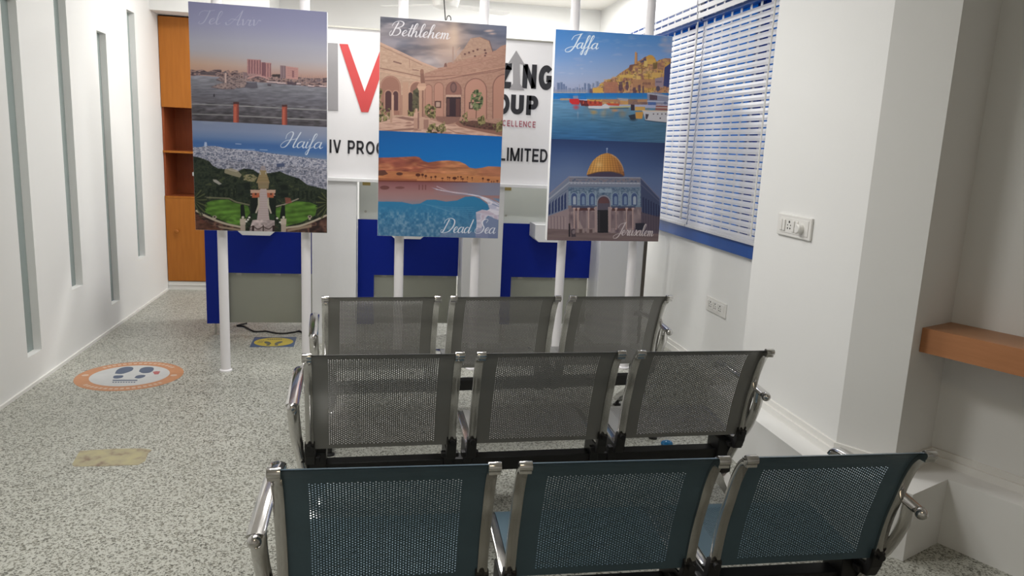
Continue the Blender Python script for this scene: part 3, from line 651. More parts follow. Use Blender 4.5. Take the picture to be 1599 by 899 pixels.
MB().lathe([(0.02,fz+0.09),(0.09,fz+0.07),(0.115,fz+0.02),(0.10,fz-0.03),(0.04,fz-0.05),(0.01,fz-0.05)], (0,0,0), 28).build('motor', PLASW, fan, smooth=True)
for k in range(3):
    a = math.radians(25+120*k); b = MB()
    b.add([(0.09,-0.02,fz),(0.17,-0.05,fz+0.004),(0.60,-0.065,fz+0.006),(0.62,0.0,fz),(0.60,0.065,fz-0.008),(0.17,0.05,fz-0.006),(0.09,0.02,fz)]+[(0.09,-0.02,fz-.004),(0.17,-0.05,fz),(0.60,-0.065,fz+0.002),(0.62,0.0,fz-.004),(0.60,0.065,fz-0.012),(0.17,0.05,fz-0.010),(0.09,0.02,fz-.004)],
          [tuple(range(7)), tuple(range(13,6,-1))]+[(i,7+i,7+(i+1)%7,(i+1)%7) for i in range(7)])
    o = b.build('blade', PLASW, fan); o.rotation_euler.z = a
tag(fan, 'white ceiling fan seen above the sign board', 'fan')
wz = 2.312
o = MB().tube(catmull([(0.375,4.955,ZC),(0.385,4.955,2.80),(0.38,4.955,2.60),(0.392,4.955,2.44),(0.405,4.955,wz)], 5), 0.0035, 8).tube(catmull([(0.405,4.955,wz),(0.412,4.957,wz+0.004),(0.416,4.957,wz+0.02),(0.427,4.957,wz+0.028),(0.438,4.957,wz+0.018),(0.440,4.957,wz)], 5), 0.003, 8).build('hanging_wire', CABLE, smooth=True)
tag(o, 'thin dark wire hanging from the ceiling behind the middle poster', 'wire')

# ------------------------------------------------------------------ poster prints, painted as colour attributes on a fine mesh
def homog(src, dst):
    A = []; b = []
    for (x, y), (u, v) in zip(src, dst):
        A += [[x,y,1,0,0,0,-u*x,-u*y],[0,0,0,x,y,1,-v*x,-v*y]]; b += [u, v]
    return np.r_[np.linalg.solve(np.array(A, float), np.array(b, float)), 1].reshape(3, 3)
PW, PH, SS = 340, 290, 2
class Canvas:
    def __init__(s, corners, crop):
        s.W, s.Hh = PW*SS, PH*SS; s.a = np.zeros((s.Hh, s.W, 3)); s.Hm = homog(corners, [(0,0),(s.W,0),(s.W,s.Hh),(0,s.Hh)]); s.crop = crop
        s.yy, s.xx = np.mgrid[0:s.Hh, 0:s.W]+0.5; s.Hi = np.linalg.inv(s.Hm)
        q = np.stack([s.xx, s.yy, np.ones_like(s.xx)], -1) @ s.Hi.T; ph = q[...,:2]/q[...,2:]
        s.X = (ph[...,0]-crop[0])*crop[2]; s.Y = (ph[...,1]-crop[1])*crop[2]     # crop coordinates of every sample
    def P(s, x, y):
        c = s.crop; q = s.Hm @ np.array([c[0]+x/c[2], c[1]+y/c[2], 1.0]); return q[:2]/q[2]
    def blend(s, mask, col, alpha=1.0):
        m = (mask*alpha)[...,None]; s.a = s.a*(1-m)+np.array(col, float)/255*m
    def vgrad(s, stops, y0=None, y1=None, slope=0.0):
        yv = s.Y-slope*s.X; ys = [p for p, _ in stops]; cs = np.array([c for _, c in stops], float)/255
        g = np.stack([np.interp(yv, ys, cs[:,i]) for i in range(3)], -1)
        m = np.ones(yv.shape, bool)
        if y0 is not None: m &= yv >= y0
        if y1 is not None: m &= yv < y1
        s.a[m] = g[m]
    def mask(s, pts):
        P = np.array([s.P(*p) for p in pts]); m = np.zeros((s.Hh, s.W), bool)
        x0, x1 = int(max(0, P[:,0].min()-1)), int(min(s.W, P[:,0].max()+2)); y0, y1 = int(max(0, P[:,1].min()-1)), int(min(s.Hh, P[:,1].max()+2))
        if x1 <= x0 or y1 <= y0: return m
        X = s.xx[y0:y1, x0:x1]; Y = s.yy[y0:y1, x0:x1]; ins = np.zeros(X.shape, bool); n = len(P)
        for i in range(n):
            (xa, ya), (xb, yb) = P[i], P[(i+1) % n]
            if ya == yb: continue
            c = ((ya > Y) != (yb > Y)) & (X < (xb-xa)*(Y-ya)/(yb-ya)+xa); ins ^= c
        m[y0:y1, x0:x1] = ins; return m
    def poly(s, pts, col, alpha=1.0): s.blend(s.mask(pts).astype(float), col, alpha)
    def rect(s, x0, y0, x1, y1, col, alpha=1.0, sl=0.0): s.poly([(x0,y0),(x1,y0+sl*(x1-x0)),(x1,y1+sl*(x1-x0)),(x0,y1)], col, alpha)
    def ell(s, cx, cy, rx, ry, col, alpha=1.0, soft=0.15):
        d = np.sqrt(((s.X-cx)/rx)**2+((s.Y-cy)/ry)**2); s.blend(np.clip((1-d)/soft, 0, 1), col, alpha)
    def line(s, pts, w, col, alpha=1.0):
        c = s.crop; m = np.zeros((s.Hh, s.W)); 
        for (xa, ya), (xb, yb) in zip(pts, pts[1:]):
            lo, hi = s.P(min(xa,xb)-2*w, min(ya,yb)-2*w), s.P(max(xa,xb)+2*w, max(ya,yb)+2*w)
            x0, x1 = int(max(0, lo[0]-6)), int(min(s.W, hi[0]+6)); y0, y1 = int(max(0, lo[1]-14)), int(min(s.Hh, hi[1]+14))
            if x1 <= x0 or y1 <= y0: continue
            X, Y = s.X[y0:y1, x0:x1], s.Y[y0:y1, x0:x1]; dx, dy = xb-xa, yb-ya; L = dx*dx+dy*dy+1e-9
            t = np.clip(((X-xa)*dx+(Y-ya)*dy)/L, 0, 1); d = np.hypot(X-xa-t*dx, Y-ya-t*dy)
            m[y0:y1, x0:x1] = np.maximum(m[y0:y1, x0:x1], np.clip((w/2-d)/2+0.5, 0, 1))
        s.blend(m, col, alpha)
    def noise(s, sx, sy, octv=1, seed=0):
        r = np.random.default_rng(seed); out = 0; amp = 1; tot = 0
        for o in range(octv):
            gx, gy = s.X/sx*2**o, s.Y/sy*2**o; gx = gx-gx.min(); gy = gy-gy.min()
            ix, iy = gx.astype(int), gy.astype(int); fx, fy = gx-ix, gy-iy; fx = fx*fx*(3-2*fx); fy = fy*fy*(3-2*fy)
            g = r.random((iy.max()+2, ix.max()+2))
            v = g[iy,ix]*(1-fx)*(1-fy)+g[iy,ix+1]*fx*(1-fy)+g[iy+1,ix]*(1-fx)*fy+g[iy+1,ix+1]*fx*fy
            out = out+amp*v; tot += amp; amp *= 0.55
        return out/tot
    def speckle(s, region, sx, sy, cols, seed=0, octv=1, alpha=1.0):
        """cells of random colours inside a mask"""
        n = s.noise(sx, sy, octv, seed); n = (n-n[region].min())/(np.ptp(n[region])+1e-9); n = np.clip((n-0.5)*1.5+0.5, 0, 1)
        cs = np.array(cols, float)/255; k = n*(len(cs)-1); i = np.clip(k.astype(int), 0, len(cs)-2); f = (k-i)[...,None]
        c = cs[i]*(1-f)+cs[i+1]*f; s.a[region] = s.a[region]*(1-alpha)+c[region]*alpha
    def mul(s, region, n, lo, hi): s.a[region] = s.a[region]*(lo+(hi-lo)*n[region])[...,None]
    def out(s): return np.clip(s.a.reshape(PH, SS, PW, SS, 3).mean((1,3)), 0, 1)

GLY = {
 'a': (0.46, [[(.36,.36),(.22,.42),(.06,.28),(.04,.08),(.14,.0),(.28,.12),(.37,.38)],[(.37,.40),(.33,.12),(.40,.0),(.50,.10)]]),
 'e': (0.32, [[(.0,.10),(.12,.18),(.26,.34),(.18,.43),(.06,.30),(.05,.10),(.16,.0),(.34,.12)]]),
 'l': (0.26, [[(.0,.10),(.16,.45),(.27,.85),(.21,.98),(.12,.80),(.08,.3),(.11,.03),(.20,.02),(.30,.12)]]),
 't': (0.25, [[(.20,.85),(.10,.2),(.13,.02),(.27,.10)],[(.02,.56),(.32,.60)]]),
 'h': (0.44, [[(0,.1),(.14,.45),(.26,.88),(.20,.97),(.11,.75),(.03,0)],[(.05,.15),(.18,.36),(.28,.38),(.28,.2),(.28,.04),(.36,.0),(.46,.12)]]),
 'm': (0.56, [[(0,.34),(.06,.42),(.07,.2),(.04,0)],[(.06,.2),(.16,.40),(.23,.36),(.21,.0)],[(.22,.2),(.34,.41),(.41,.34),(.39,.06),(.45,.0),(.58,.12)]]),
 'i': (0.20, [[(.04,.2),(.09,.40),(.05,.08),(.12,0),(.22,.12)],[(.15,.57),(.17,.60)]]),
 'v': (0.38, [[(0,.36),(.06,.42),(.09,.2),(.12,.02),(.24,.15),(.30,.40),(.42,.36)]]),
 'f': (0.27, [[(.0,.12),(.16,.45),(.30,.85),(.25,.97),(.15,.75),(.03,-.30),(-.05,-.44),(-.09,-.30),(.06,-.05),(.28,.12)]]),
 'd': (0.50, [[(.34,.36),(.2,.42),(.06,.28),(.04,.08),(.14,0),(.28,.12),(.36,.4)],[(.50,.98),(.38,.3),(.36,.04),(.44,.0),(.54,.14)]]),
 's': (0.28, [[(.0,.1),(.14,.3),(.2,.46),(.25,.24),(.2,.06),(.08,.0),(.02,.08)]]),
 'r': (0.34, [[(0,.1),(.1,.38),(.13,.45),(.2,.38),(.27,.36),(.22,.1),(.28,0),(.36,.1)]]),
 'u': (0.42, [[(.02,.25),(.08,.42),(.04,.12),(.1,0),(.22,.1),(.32,.4)],[(.32,.4),(.28,.1),(.34,0),(.44,.1)]]),
 'T': (0.56, [[(-.04,.62),(.0,.85),(.16,.97),(.42,.97),(.72,1.04)],[(.48,.98),(.40,.5),(.30,.12),(.16,0),(.04,.06),(.08,.18)]]),
 'A': (0.70, [[(-.10,.16),(-.04,.0),(.14,.08),(.42,.6),(.62,1.06)],[(.62,1.06),(.56,.5),(.52,.08),(.58,0),(.70,.10)],[(.02,.26),(.16,.44),(.4,.38),(.6,.40)]]),
 'H': (0.72, [[(.04,.55),(.06,.85),(.24,1.04),(.38,.92),(.30,.45),(.14,.06),(-.06,-.02),(-.14,.14),(.06,.42),(.4,.52),(.66,.60)],[(.76,1.02),(.62,.5),(.54,.1),(.60,0),(.72,.08)]]),
 'B': (0.66, [[(.30,.98),(.18,.5),(.08,.06),(-.03,-.02),(-.08,.16),(.0,.34)],[(-.04,.68),(.06,.95),(.34,1.08),(.60,.98),(.58,.74),(.32,.56),(.2,.54)],[(.22,.54),(.46,.5),(.54,.26),(.40,.04),(.18,.0),(.06,.10)]]),
 'D': (0.82, [[(.32,.96),(.2,.5),(.08,.08),(-.06,.0)],[(.0,.66),(.08,.92),(.38,1.06),(.72,.9),(.74,.48),(.5,.1),(.2,-.02),(-.06,.02),(-.10,.16),(.04,.18)]]),
 'S': (0.62, [[(.58,.78),(.66,.98),(.46,1.04),(.28,.86),(.36,.62),(.50,.40),(.40,.08),(.12,-.02),(-.10,.08),(-.10,.28),(.06,.34)]]),
 'J': (0.54, [[(.10,.62),(.22,.90),(.50,1.02),(.74,1.10)],[(.66,1.06),(.52,.6),(.38,.1),(.18,-.22),(-.08,-.28),(-.16,-.10),(.06,.06),(.30,.12),(.54,.14)]]),
 ' ': (0.42, []) }
def script(c, s, x0, y0, x1, y1, cap, w, col, alpha=1.0, slant=0.42):
    tot = sum(GLY[ch][0] for ch in s); k = (x1-x0)/tot; ty = (y1-y0)/(x1-x0); pen = 0.0
    for ch in s:
        adv, strokes = GLY[ch]
        for st in strokes:
            pts = [(x0+(pen+p[0]+slant*p[1]*cap/k*0.6)*k, y0+ty*(pen+p[0])*k-p[1]*cap) for p in st]
            sm = catmull(pts, 5) if len(pts) > 2 else pts
            for i in range(len(sm)-1):
                dy = sm[i+1][1]-sm[i][1]; L = math.hypot(sm[i+1][0]-sm[i][0], dy)+1e-6
                c.line([tuple(sm[i]), tuple(sm[i+1])], w*(0.42+0.62*max(0, dy/L)), col, alpha)
        pen += adv

def print_seaside():
    c = Canvas([(293,2),(510.5,17),(511,197.5),(299.7,189)], (290, 80, 7.107)); X, Y = c.X, c.Y
    c.vgrad([(-550,(126,127,155)),(-330,(136,137,162)),(-120,(153,153,164)),(40,(158,154,158)),(130,(164,148,142)),(220,(160,128,116)),(300,(150,120,115))], slope=0.045)
    w = np.clip((X-600)/1000, 0, 1)*np.clip((150-Y)/500, 0, 1); c.a *= (1-0.10*w)[...,None]*np.array([1.0,1.0,1.02])
    l = np.clip(1-np.abs(Y-150-0.04*X)/170, 0, 1)*np.clip((900-X)/900, 0, 1); c.blend(l, (178,140,112), 0.6)
    sea = Y-0.075*X > 262
    c.vgrad([(262,(128,128,138)),(330,(112,112,120)),(450,(96,95,104)),(560,(86,84,91)),(700,(72,69,74)),(800,(62,58,64))], 262, None, 0.06)
    n = c.noise(90, 14, 3, 3); c.mul(sea, n, 0.80, 1.22)
    n = c.noise(60, 20, 2, 5); low = sea & (Y-0.03*X > 560); c.mul(low, n, 0.72, 1.28)
    # coast line
    coast = c.mask([(0,215),(60,205),(110,215),(180,205),(240,228),(330,200),(395,205),(400,232),(480,205),(490,240),(535,212),(580,215),(585,240),(640,225),(660,235),(960,262),(1050,258),(1250,280),(1330,288),(1400,292),(1600,285),(1600,395),(1400,385),(1200,368),(900,345),(650,330),(420,285),(200,265),(0,285)])
    c.speckle(coast, 26, 12, [(66,56,64),(96,80,82),(132,108,104),(150,126,120),(96,84,90)], 8)
    c.poly([(160,232),(330,228),(330,270),(160,262)], (78,70,76), 0.8); c.poly([(960,252),(1055,250),(1055,280),(960,280)], (52,46,48), 0.9)
    def tower(x0, y0, x1, y1, sl, strips, col, dark):
        c.rect(x0, y0, x1, y1, col, 1, sl); n = strips; w = (x1-x0)/n
        for i in range(n): c.rect(x0+i*w+w*0.55, y0+sl*(i*w)+8, x0+i*w+w*0.92, y1, dark, 0.75, sl)
        for k in range(int((y1-y0)/14)): c.rect(x0, y0+k*14+9, x1, y0+k*14+13, dark, 0.25, sl)
    tower(682, 84, 835, 250, 0.05, 5, (158,118,118), (92,62,72)); tower(835, 118, 948, 280, 0.08, 4, (164,122,120), (100,70,78))
    c.rect(845, 120, 885, 270, (96,66,76), 0.7)
    tower(1048, 152, 1110, 290, 0.05, 2, (128,108,112), (100,84,92)); c.rect(1110, 160, 1248, 296, (166,126,122), 1, 0.12); c.rect(1180, 210, 1202, 285, (110,76,82), 0.9)
    for k in range(5): c.rect(1125, 178+k*20, 1240, 184+k*20, (142,106,106), 0.8, 0.12)
    c.line([(690,300),(740,282),(800,264),(860,280),(920,306)], 13, (172,132,132)); c.line([(730,310),(800,282),(860,300)], 9, (92,76,84))
    c.rect(640, 232, 680, 292, (120,100,104)); c.rect(690, 245, 770, 275, (150,120,120), .8)
    # rocks with the light column
    for pts, seed in (([(335,318),(380,285),(470,275),(620,300),(700,330),(560,352),(420,345)], 4), ([(280,400),(340,372),(420,350),(520,355),(585,395),(540,420),(400,422)], 5), ([(500,350),(600,320),(700,345),(660,400),(580,408)], 6)):
        m = c.mask(pts); c.speckle(m, 22, 9, [(88,76,80),(124,108,108),(146,128,124),(106,92,96)], seed)
        c.line([pts[0], pts[-1], pts[-2]], 8, (70,60,68), 0.6)
    c.rect(434, 240, 452, 352, (176,152,146)); c.rect(664, 270, 674, 335, (150,130,130))
    for x, y, w in ((960,338,130),(1060,348,110),(1230,352,110),(1390,378,80),(1520,380,90)):
        c.poly([(x-w/2,y-10),(x+w/2,y-4),(x+w/2-8,y+10),(x-w/2+12,y+6)], (186,166,166), 0.9); c.line([(x-w/2+10,y+10),(x+w/2-6,y+14)], 8, (74,62,72), .8)
    c.poly([(1120,330),(1230,345),(1225,372),(1130,366)], (70,58,68), 0.9); c.poly([(680,345),(790,340),(800,405),(740,412),(650,400)], (74,70,80), 0.75); c.poly([(905,362),(950,362),(946,380),(912,380)], (66,58,66))
    for x in range(1280, 1560, 24): c.line([(x,255+(x%5)*6),(x,350)], 4, (130,108,112), .7)
    c.poly([(305,490),(315,468),(325,490),(322,508),(308,508)], (52,50,58))
    # rope railing and posts
    for y0 in (596, 706):
        c.line([(60,y0-6),(530,y0+4)], 9, (140,140,140), .8); c.line([(595,y0+10),(1070,y0+30)], 9, (146,145,145), .85); c.line([(1130,y0+34),(1580,y0+50)], 9, (150,150,150), .85)
    for x, w, y in ((560,62,575),(1098,58,600)):
        c.rect(x-w/2, y, x+w/2, 840, (150,76,62)); c.rect(x+w/4-4, y, x+w/2, 840, (112,58,54)); c.rect(x-w/2, y-12, x+w/2, y+12, (70,44,44)); c.rect(x-w/4, y+40, x-w/8, 830, (182,104,86), .8)
    script(c, 'Tel Aviv', 130, 265-569, 810, 284-569, 150, 12, (166,166,186), 0.6)
    return c.out()

def print_garden():
    c = Canvas([(299.7,189),(511,197.5),(512,364),(306,358)], (290, 180, 7.107)); X, Y = c.X, c.Y; o = 640   # second view starts 640 lower
    c.vgrad([(60,(112,122,146)),(160,(112,124,152)),(230,(94,114,150)),(300,(60,92,142)),(350,(62,96,146)),(420,(96,116,146)),(470,(130,136,152))], slope=0.04)
    l = np.clip((X-900)/600, 0, 1)*np.clip((330-Y)/200, 0, 1); c.blend(l, (134,136,150), 0.75); n = c.noise(300, 60, 2, 1); c.blend(np.clip(n-0.55, 0, 1)*np.clip((230-Y)/100, 0, 1), (150,155,165), .8)
    for x, y, w in ((580,318,60),(640,378,240),(860,382,80),(760,410,60)): c.line([(x-w/2,y),(x+w/2,y+4)], 8, (168,180,200), .7)
    city = c.mask([(0,345),(120,360),(200,350),(212,300),(232,305),(240,345),(330,345),(430,365),(560,380),(760,395),(900,415),(1100,440),(1300,462),(1600,492),(1600,1100),(0,1100)])
    c.speckle(city, 17, 9, [(84,90,110),(110,114,132),(138,140,156),(160,160,172),(176,174,182),(120,122,140),(88,94,112)], 12)
    c.speckle(city & (Y > 520+0.08*(X-700)), 26, 15, [(66,70,84),(98,100,116),(140,140,152),(168,166,174),(110,110,124),(76,78,90)], 13, alpha=.6)
    c.rect(208, 302, 232, 350, (150,166,196)); c.poly([(1000,535),(1090,530),(1100,570),(1010,575)], (60,70,98), .9)
    veg = c.mask([(60,455),(150,470),(260,510),(300,560),(360,590),(450,600),(560,630),(640,590),(740,600),(800,640),(930,640),(1040,620),(1130,660),(1260,700),(1350,770),(1600,830),(1600,1400),(60,1400)])
    c.speckle(veg, 40, 30, [(18,24,22),(30,38,30),(44,52,38),(26,34,30),(58,64,44)], 20, 2)
    c.poly([(430,600),(500,585),(570,610),(620,660),(600,690),(520,670),(430,640)], (150,140,118), .75); c.poly([(300,710),(340,715),(400,760),(370,770),(310,735)], (150,146,140), .9)
    c.speckle(c.mask([(640,660),(740,650),(790,690),(760,740),(640,720)]), 20, 12, [(60,66,44),(140,130,104),(90,90,60)], 22)
    # central terraces
    c.poly([(820,610),(890,610),(900,660),(930,750),(780,750),(810,660)], (128,112,82)); c.rect(818, 625, 830, 660, (150,146,138)); c.rect(880, 625, 890, 655, (150,146,138)); c.poly([(835,560),(875,560),(890,610),(820,610)], (140,128,128), .8)
    for y in (690,720,745): c.line([(795,y),(920,y)], 6, (112,92,66), .8)
    Yv = lambda y: y+o
    c.poly([(795,Yv(90)),(925,Yv(90)),(915,Yv(175)),(805,Yv(175))], (128,110,86), .9); c.ell(858, Yv(150), 50, 16, (120,110,84), .8)
    c.poly([(690,Yv(185)),(1010,Yv(185)),(1005,Yv(250)),(705,Yv(250))], (170,140,124)); c.rect(735, Yv(220), 815, Yv(272), (150,82,58)); c.rect(890, Yv(220), 975, Yv(272), (150,82,58))
    for x in (728,775,945,990): c.ell(x, Yv(232), 12, 12, (60,40,36))
    c.poly([(825,Yv(175)),(895,Yv(175)),(915,Yv(400)),(930,Yv(520)),(985,Yv(525)),(990,Yv(660)),(700,Yv(660)),(740,Yv(520)),(790,Yv(515)),(805,Yv(400))], (160,146,146))
    for k in range(12): c.line([(815-k*2,Yv(210+k*26)),(900+k*3,Yv(210+k*26))], 4, (142,126,126), .8)
    # lawns, hedges
    for pts in ([(215,Yv(335)),(300,Yv(300)),(470,Yv(290)),(520,Yv(320)),(690,Yv(365)),(715,Yv(440)),(605,Yv(580)),(480,Yv(555)),(330,Yv(490)),(215,Yv(430))],
                [(1000,Yv(390)),(1230,Yv(310)),(1380,Yv(325)),(1470,Yv(360)),(1440,Yv(470)),(1290,Yv(545)),(1110,Yv(588)),(1000,Yv(470))]):
        m = c.mask(pts); c.blend(m.astype(float), (66,96,38)); st = 0.5+0.5*np.sin((Y+0.12*(X-800))/9.5); c.mul(m, st, 0.92, 1.12)
        n = c.noise(80, 40, 2, 30); c.mul(m, n, 0.75, 1.3)
    for k in range(9): x = 245+k*56; c.rect(x, Yv(180), x+20, Yv(265), (20,26,22), .9)
    c.line([(220,Yv(268)),(480,Yv(280)),(560,Yv(320)),(700,Yv(352))], 16, (120,116,92), .7)
    for k in range(5): x = 1195+k*48; c.rect(x, Yv(200), x+18, Yv(285), (20,26,22), .9)
    c.line([(1250,Yv(285)),(1100,Yv(345)),(1000,Yv(370))], 14, (150,140,126), .8); c.poly([(1100,Yv(270)),(1160,Yv(275)),(1180,Yv(330)),(1110,Yv(340))], (122,70,60), .8)
    for a, b in ((560,710),(1000,1130)):
        m = c.mask([(a,Yv(120)),(b,Yv(100)),(b+10,Yv(260)),(a-10,Yv(290))]); c.speckle(m, 40, 30, [(20,26,24),(36,44,34),(26,34,30)], 40)
    for pts in ([(715,Yv(280)),(790,Yv(275)),(795,Yv(470)),(725,Yv(500))], [(930,Yv(280)),(1000,Yv(285)),(1000,Yv(510)),(925,Yv(470))], [(605,Yv(350)),(645,Yv(350)),(665,Yv(500)),(610,Yv(500))], [(1065,Yv(355)),(1100,Yv(355)),(1108,Yv(500)),(1040,Yv(510))]):
        c.poly(pts, (20,26,24))
    c.poly([(730,Yv(450)),(790,Yv(440)),(785,Yv(515)),(740,Yv(515))], (34,50,34)); c.poly([(920,Yv(450)),(990,Yv(460)),(985,Yv(515)),(930,Yv(515))], (34,50,34))
    for pts in ([(800,Yv(270)),(815,Yv(270)),(822,Yv(360)),(785,Yv(445)),(770,Yv(440)),(800,Yv(350))], [(905,Yv(270)),(918,Yv(270)),(925,Yv(350)),(955,Yv(445)),(940,Yv(450)),(905,Yv(360))]): c.poly(pts, (160,152,140))
    # curved walls
    for pts in ([(115,405),(250,470),(420,555),(610,600),(610,655),(400,640),(115,500)], [(1570,465),(1400,540),(1260,590),(1110,610),(1100,660),(1570,660)]):
        m = c.mask([(x,Yv(y)) for x, y in pts]); c.speckle(m, 40, 30, [(40,30,30),(74,52,46),(100,72,62),(56,42,40)], 50)
    c.poly([(95,Yv(430)),(200,Yv(520)),(420,Yv(640)),(600,Yv(665)),(95,Yv(665))], (92,54,44), .8); n = c.noise(50, 30, 2, 51); c.mul(c.mask([(95,Yv(430)),(1600,Yv(600)),(1600,Yv(680)),(95,Yv(680))]), n, .6, 1.35)
    c.line(catmull([(125,Yv(415)),(240,Yv(480)),(420,Yv(552)),(610,Yv(596))], 5), 22, (158,148,132)); c.line(catmull([(1565,Yv(470)),(1430,Yv(530)),(1270,Yv(585)),(1110,Yv(606))], 5), 22, (158,148,132))
    c.poly([(360,Yv(580)),(610,Yv(620)),(610,Yv(640)),(380,Yv(605))], (128,112,96)); c.poly([(1130,Yv(625)),(1400,Yv(570)),(1400,Yv(600)),(1130,Yv(650))], (128,112,96))
    for x in (322, 1380): c.ell(x, Yv(485), 26, 18, (150,140,126)); c.ell(x, Yv(483), 13, 9, (40,36,34)); c.rect(x-12, Yv(495), x+12, Yv(520), (150,140,126))
    for x in (634, 1086): c.rect(x-32, Yv(505), x+32, Yv(570), (164,152,140)); c.rect(x-26, Yv(570), x+28, Yv(670), (150,138,128)); c.ell(x, Yv(490), 16, 16, (176,168,156))
    for x, y in ((705,490),(690,515),(1015,500),(1048,545),(672,535)): c.ell(x, Yv(y), 14, 11, (190,186,180))
    for sx in (-1, 1): c.line(catmull([(860,Yv(592)),(860+sx*60,Yv(620)),(860+sx*110,Yv(590)),(860+sx*160,Yv(605))], 5), 10, (60,46,44))
    c.line([(860,Yv(580)),(860,Yv(645))], 12, (50,38,36)); c.rect(735, Yv(580), 760, Yv(660), (46,32,34)); c.rect(962, Yv(580), 990, Yv(660), (46,32,34))
    # palms at both edges
    for cx, cy, sgn in ((85, Yv(300), 1), (1600, Yv(330), -1)):
        for k in range(16):
            a = -1.2+2.4*k/15; c.line([(cx,cy),(cx+sgn*150*math.cos(a*0.8),cy+150*math.sin(a)+30)], 13, (28,34,26) if k % 3 else (74,78,50), .9)
    script(c, 'Haifa', 1075, 352, 1510, 366, 165, 13, (190,198,210), 0.85)
    return c.out()

def print_courtyard():
    c = Canvas([(593,26),(791,40),(784.5,212),(591,204)], (585, 110, 7.614)); X, Y = c.X, c.Y; s = -685   # sky view is 685 higher
    c.vgrad([(-680,(94,96,108)),(-520,(104,102,110)),(-360,(116,108,112)),(-180,(128,116,118)),(0,(140,126,124))])
    m = np.ones(X.shape, bool); n = c.noise(420, 120, 4, 61); c.blend(np.clip((n-0.5)*3.2, 0, 1), (150,142,146), .75); n = c.noise(300, 90, 3, 62); c.blend(np.clip((n-0.48)*4, 0, 1), (66,68,80), .75)
    gl = np.exp(-((X-860)/240)**2-((Y+330)/260)**2); c.blend(gl, (182,152,134), .7); gl = np.exp(-((X-940)/60)**2-((Y+430)/200)**2); c.blend(gl, (196,172,152), .55)
    bl = np.clip((X-1080)/450, 0, 1)*np.clip((-150-Y)/400, 0, 1); c.blend(bl, (92,100,124), .85)
    for x, y in ((1370,210+s),(1395,245+s),(1340,215+s)): c.ell(x, y, 60, 18, (172,150,144), .8, .8)
    gl = np.exp(-((X-200)/280)**2-((Y+330)/70)**2); c.blend(gl, (150,148,160), .5); gl = np.exp(-((X-640)/160)**2-((Y+105)/60)**2); c.blend(gl, (176,164,164), .8)
    stone = [(150,122,106),(162,134,118),(140,112,100),(170,142,126)]
    def wall(pts, seed, cols=stone):
        m = c.mask(pts); c.blend(m.astype(float), cols[0]); c.speckle(m, 60, 18, cols, seed, 2, .6); return m
    wall([(1060,420+s),(1140,300+s),(1250,285+s),(1360,330+s),(1400,460+s),(1420,600+s),(900,620+s),(980,520+s)], 70)
    wall([(580,700+s),(700,660+s),(830,640+s),(870,590+s),(1000,570+s),(1200,510+s),(1440,440+s),(1500,390+s),(1600,360+s),(1600,820),(560,820)], 71, [(148,114,100),(160,126,112),(138,106,94),(166,134,118)])
    for k in range(4): c.ell(1070+k*50, 488+s-k*18, 14, 13, (96,68,66)); 
    for x, y in ((1308,440),(1318,475),(1190,512),(1310,505)): c.ell(x, y+s, 14, 14 if y < 480 else 10, (90,64,64))
    c.line([(1360,330+s),(1400,455+s)], 12, (96,72,74), .7); c.line([(1250,285+s),(1365,335+s)], 8, (110,82,78), .6)
    c.poly([(820,640+s),(830,600+s),(850,590+s),(860,640+s)], (112,82,76)); c.rect(920, 400+s, 940, 600+s, (150,124,116), .8); c.line([(985,560+s),(960,460+s),(1010,410+s)], 14, (170,140,126), .6)
    c.line([(600,760+s),(1080,735+s),(1560,650+s)], 10, (116,82,76), .7); c.line([(700,700+s),(1200,590+s),(1560,500+s)], 6, (128,92,84), .5); c.line([(600,120),(820,105),(1080,58),(1420,10),(1560,-30)], 9, (112,80,74), .75); c.line([(600,100),(820,85),(1080,38),(1560,-55)], 6, (176,138,120), .7)
    # left building
    wall([(40,345+s),(320,490+s),(560,600+s),(740,665+s),(590,720+s),(560,820),(40,820)], 72, [(164,136,118),(176,148,130),(154,126,110),(182,156,138)])
    c.line([(40,350+s),(320,478+s),(560,592+s),(740,660+s)], 16, (176,144,128)); c.line([(40,385+s),(320,508+s),(560,618+s)], 7, (118,88,80), .8)
    c.line([(40,655+s),(300,705+s),(560,760+s)], 12, (116,84,76), .8); c.line([(40,690+s),(300,735+s),(540,790+s)], 10, (184,150,130), .8); c.line([(225,580+s),(310,605+s)], 16, (100,72,70), .8); c.line([(450,675+s),(520,685+s)], 10, (110,80,76), .8); c.line([(410,560+s),(415,650+s)], 7, (130,98,88), .8)
    def arch(cx, y0, w, top, bot, col, edge=None, ew=10, al=1.0, pointed=0.0):
        pts = [(cx-w/2, bot)]; h = w*0.55
        for k in range(13):
            a = math.pi*k/12; pts.append((cx-w/2*math.cos(a), top+h-h*(math.sin(a)**(1-0.3*pointed)))) 
        pts.append((cx+w/2, bot)); c.poly(pts, col, al)
        if edge: c.line(pts, ew, edge, .85)
    arch(185, 0, 240, 66, 530, (138,100,88), (176,138,120), 18); arch(185, 0, 240, 66, 530, (138,100,88), (108,78,72), 6, 0)
    arch(160, 0, 86, 235, 490, (76,52,54), (170,134,116), 12); arch(248, 0, 72, 240, 475, (78,54,56), (170,134,116), 12)
    c.rect(198, 290, 226, 540, (176,142,124)); c.rect(330, 140, 400, 540, (166,132,114)); c.rect(305, 290, 330, 530, (150,116,102))
    arch(500, 0, 170, 130, 500, (128,94,84), (180,142,124), 14); arch(425, 0, 56, 255, 490, (58,44,46), (168,132,114), 8); c.speckle(c.mask([(455,240),(530,190),(530,480),(440,470)]), 30, 26, [(56,54,44),(92,88,68),(70,62,54)], 73)
    # right facade arches
    for cx, w, top, bot in ((640,84,165,540),(762,110,140,560)): arch(cx, 0, w, top, bot, (160,120,106), (122,88,80), 9)
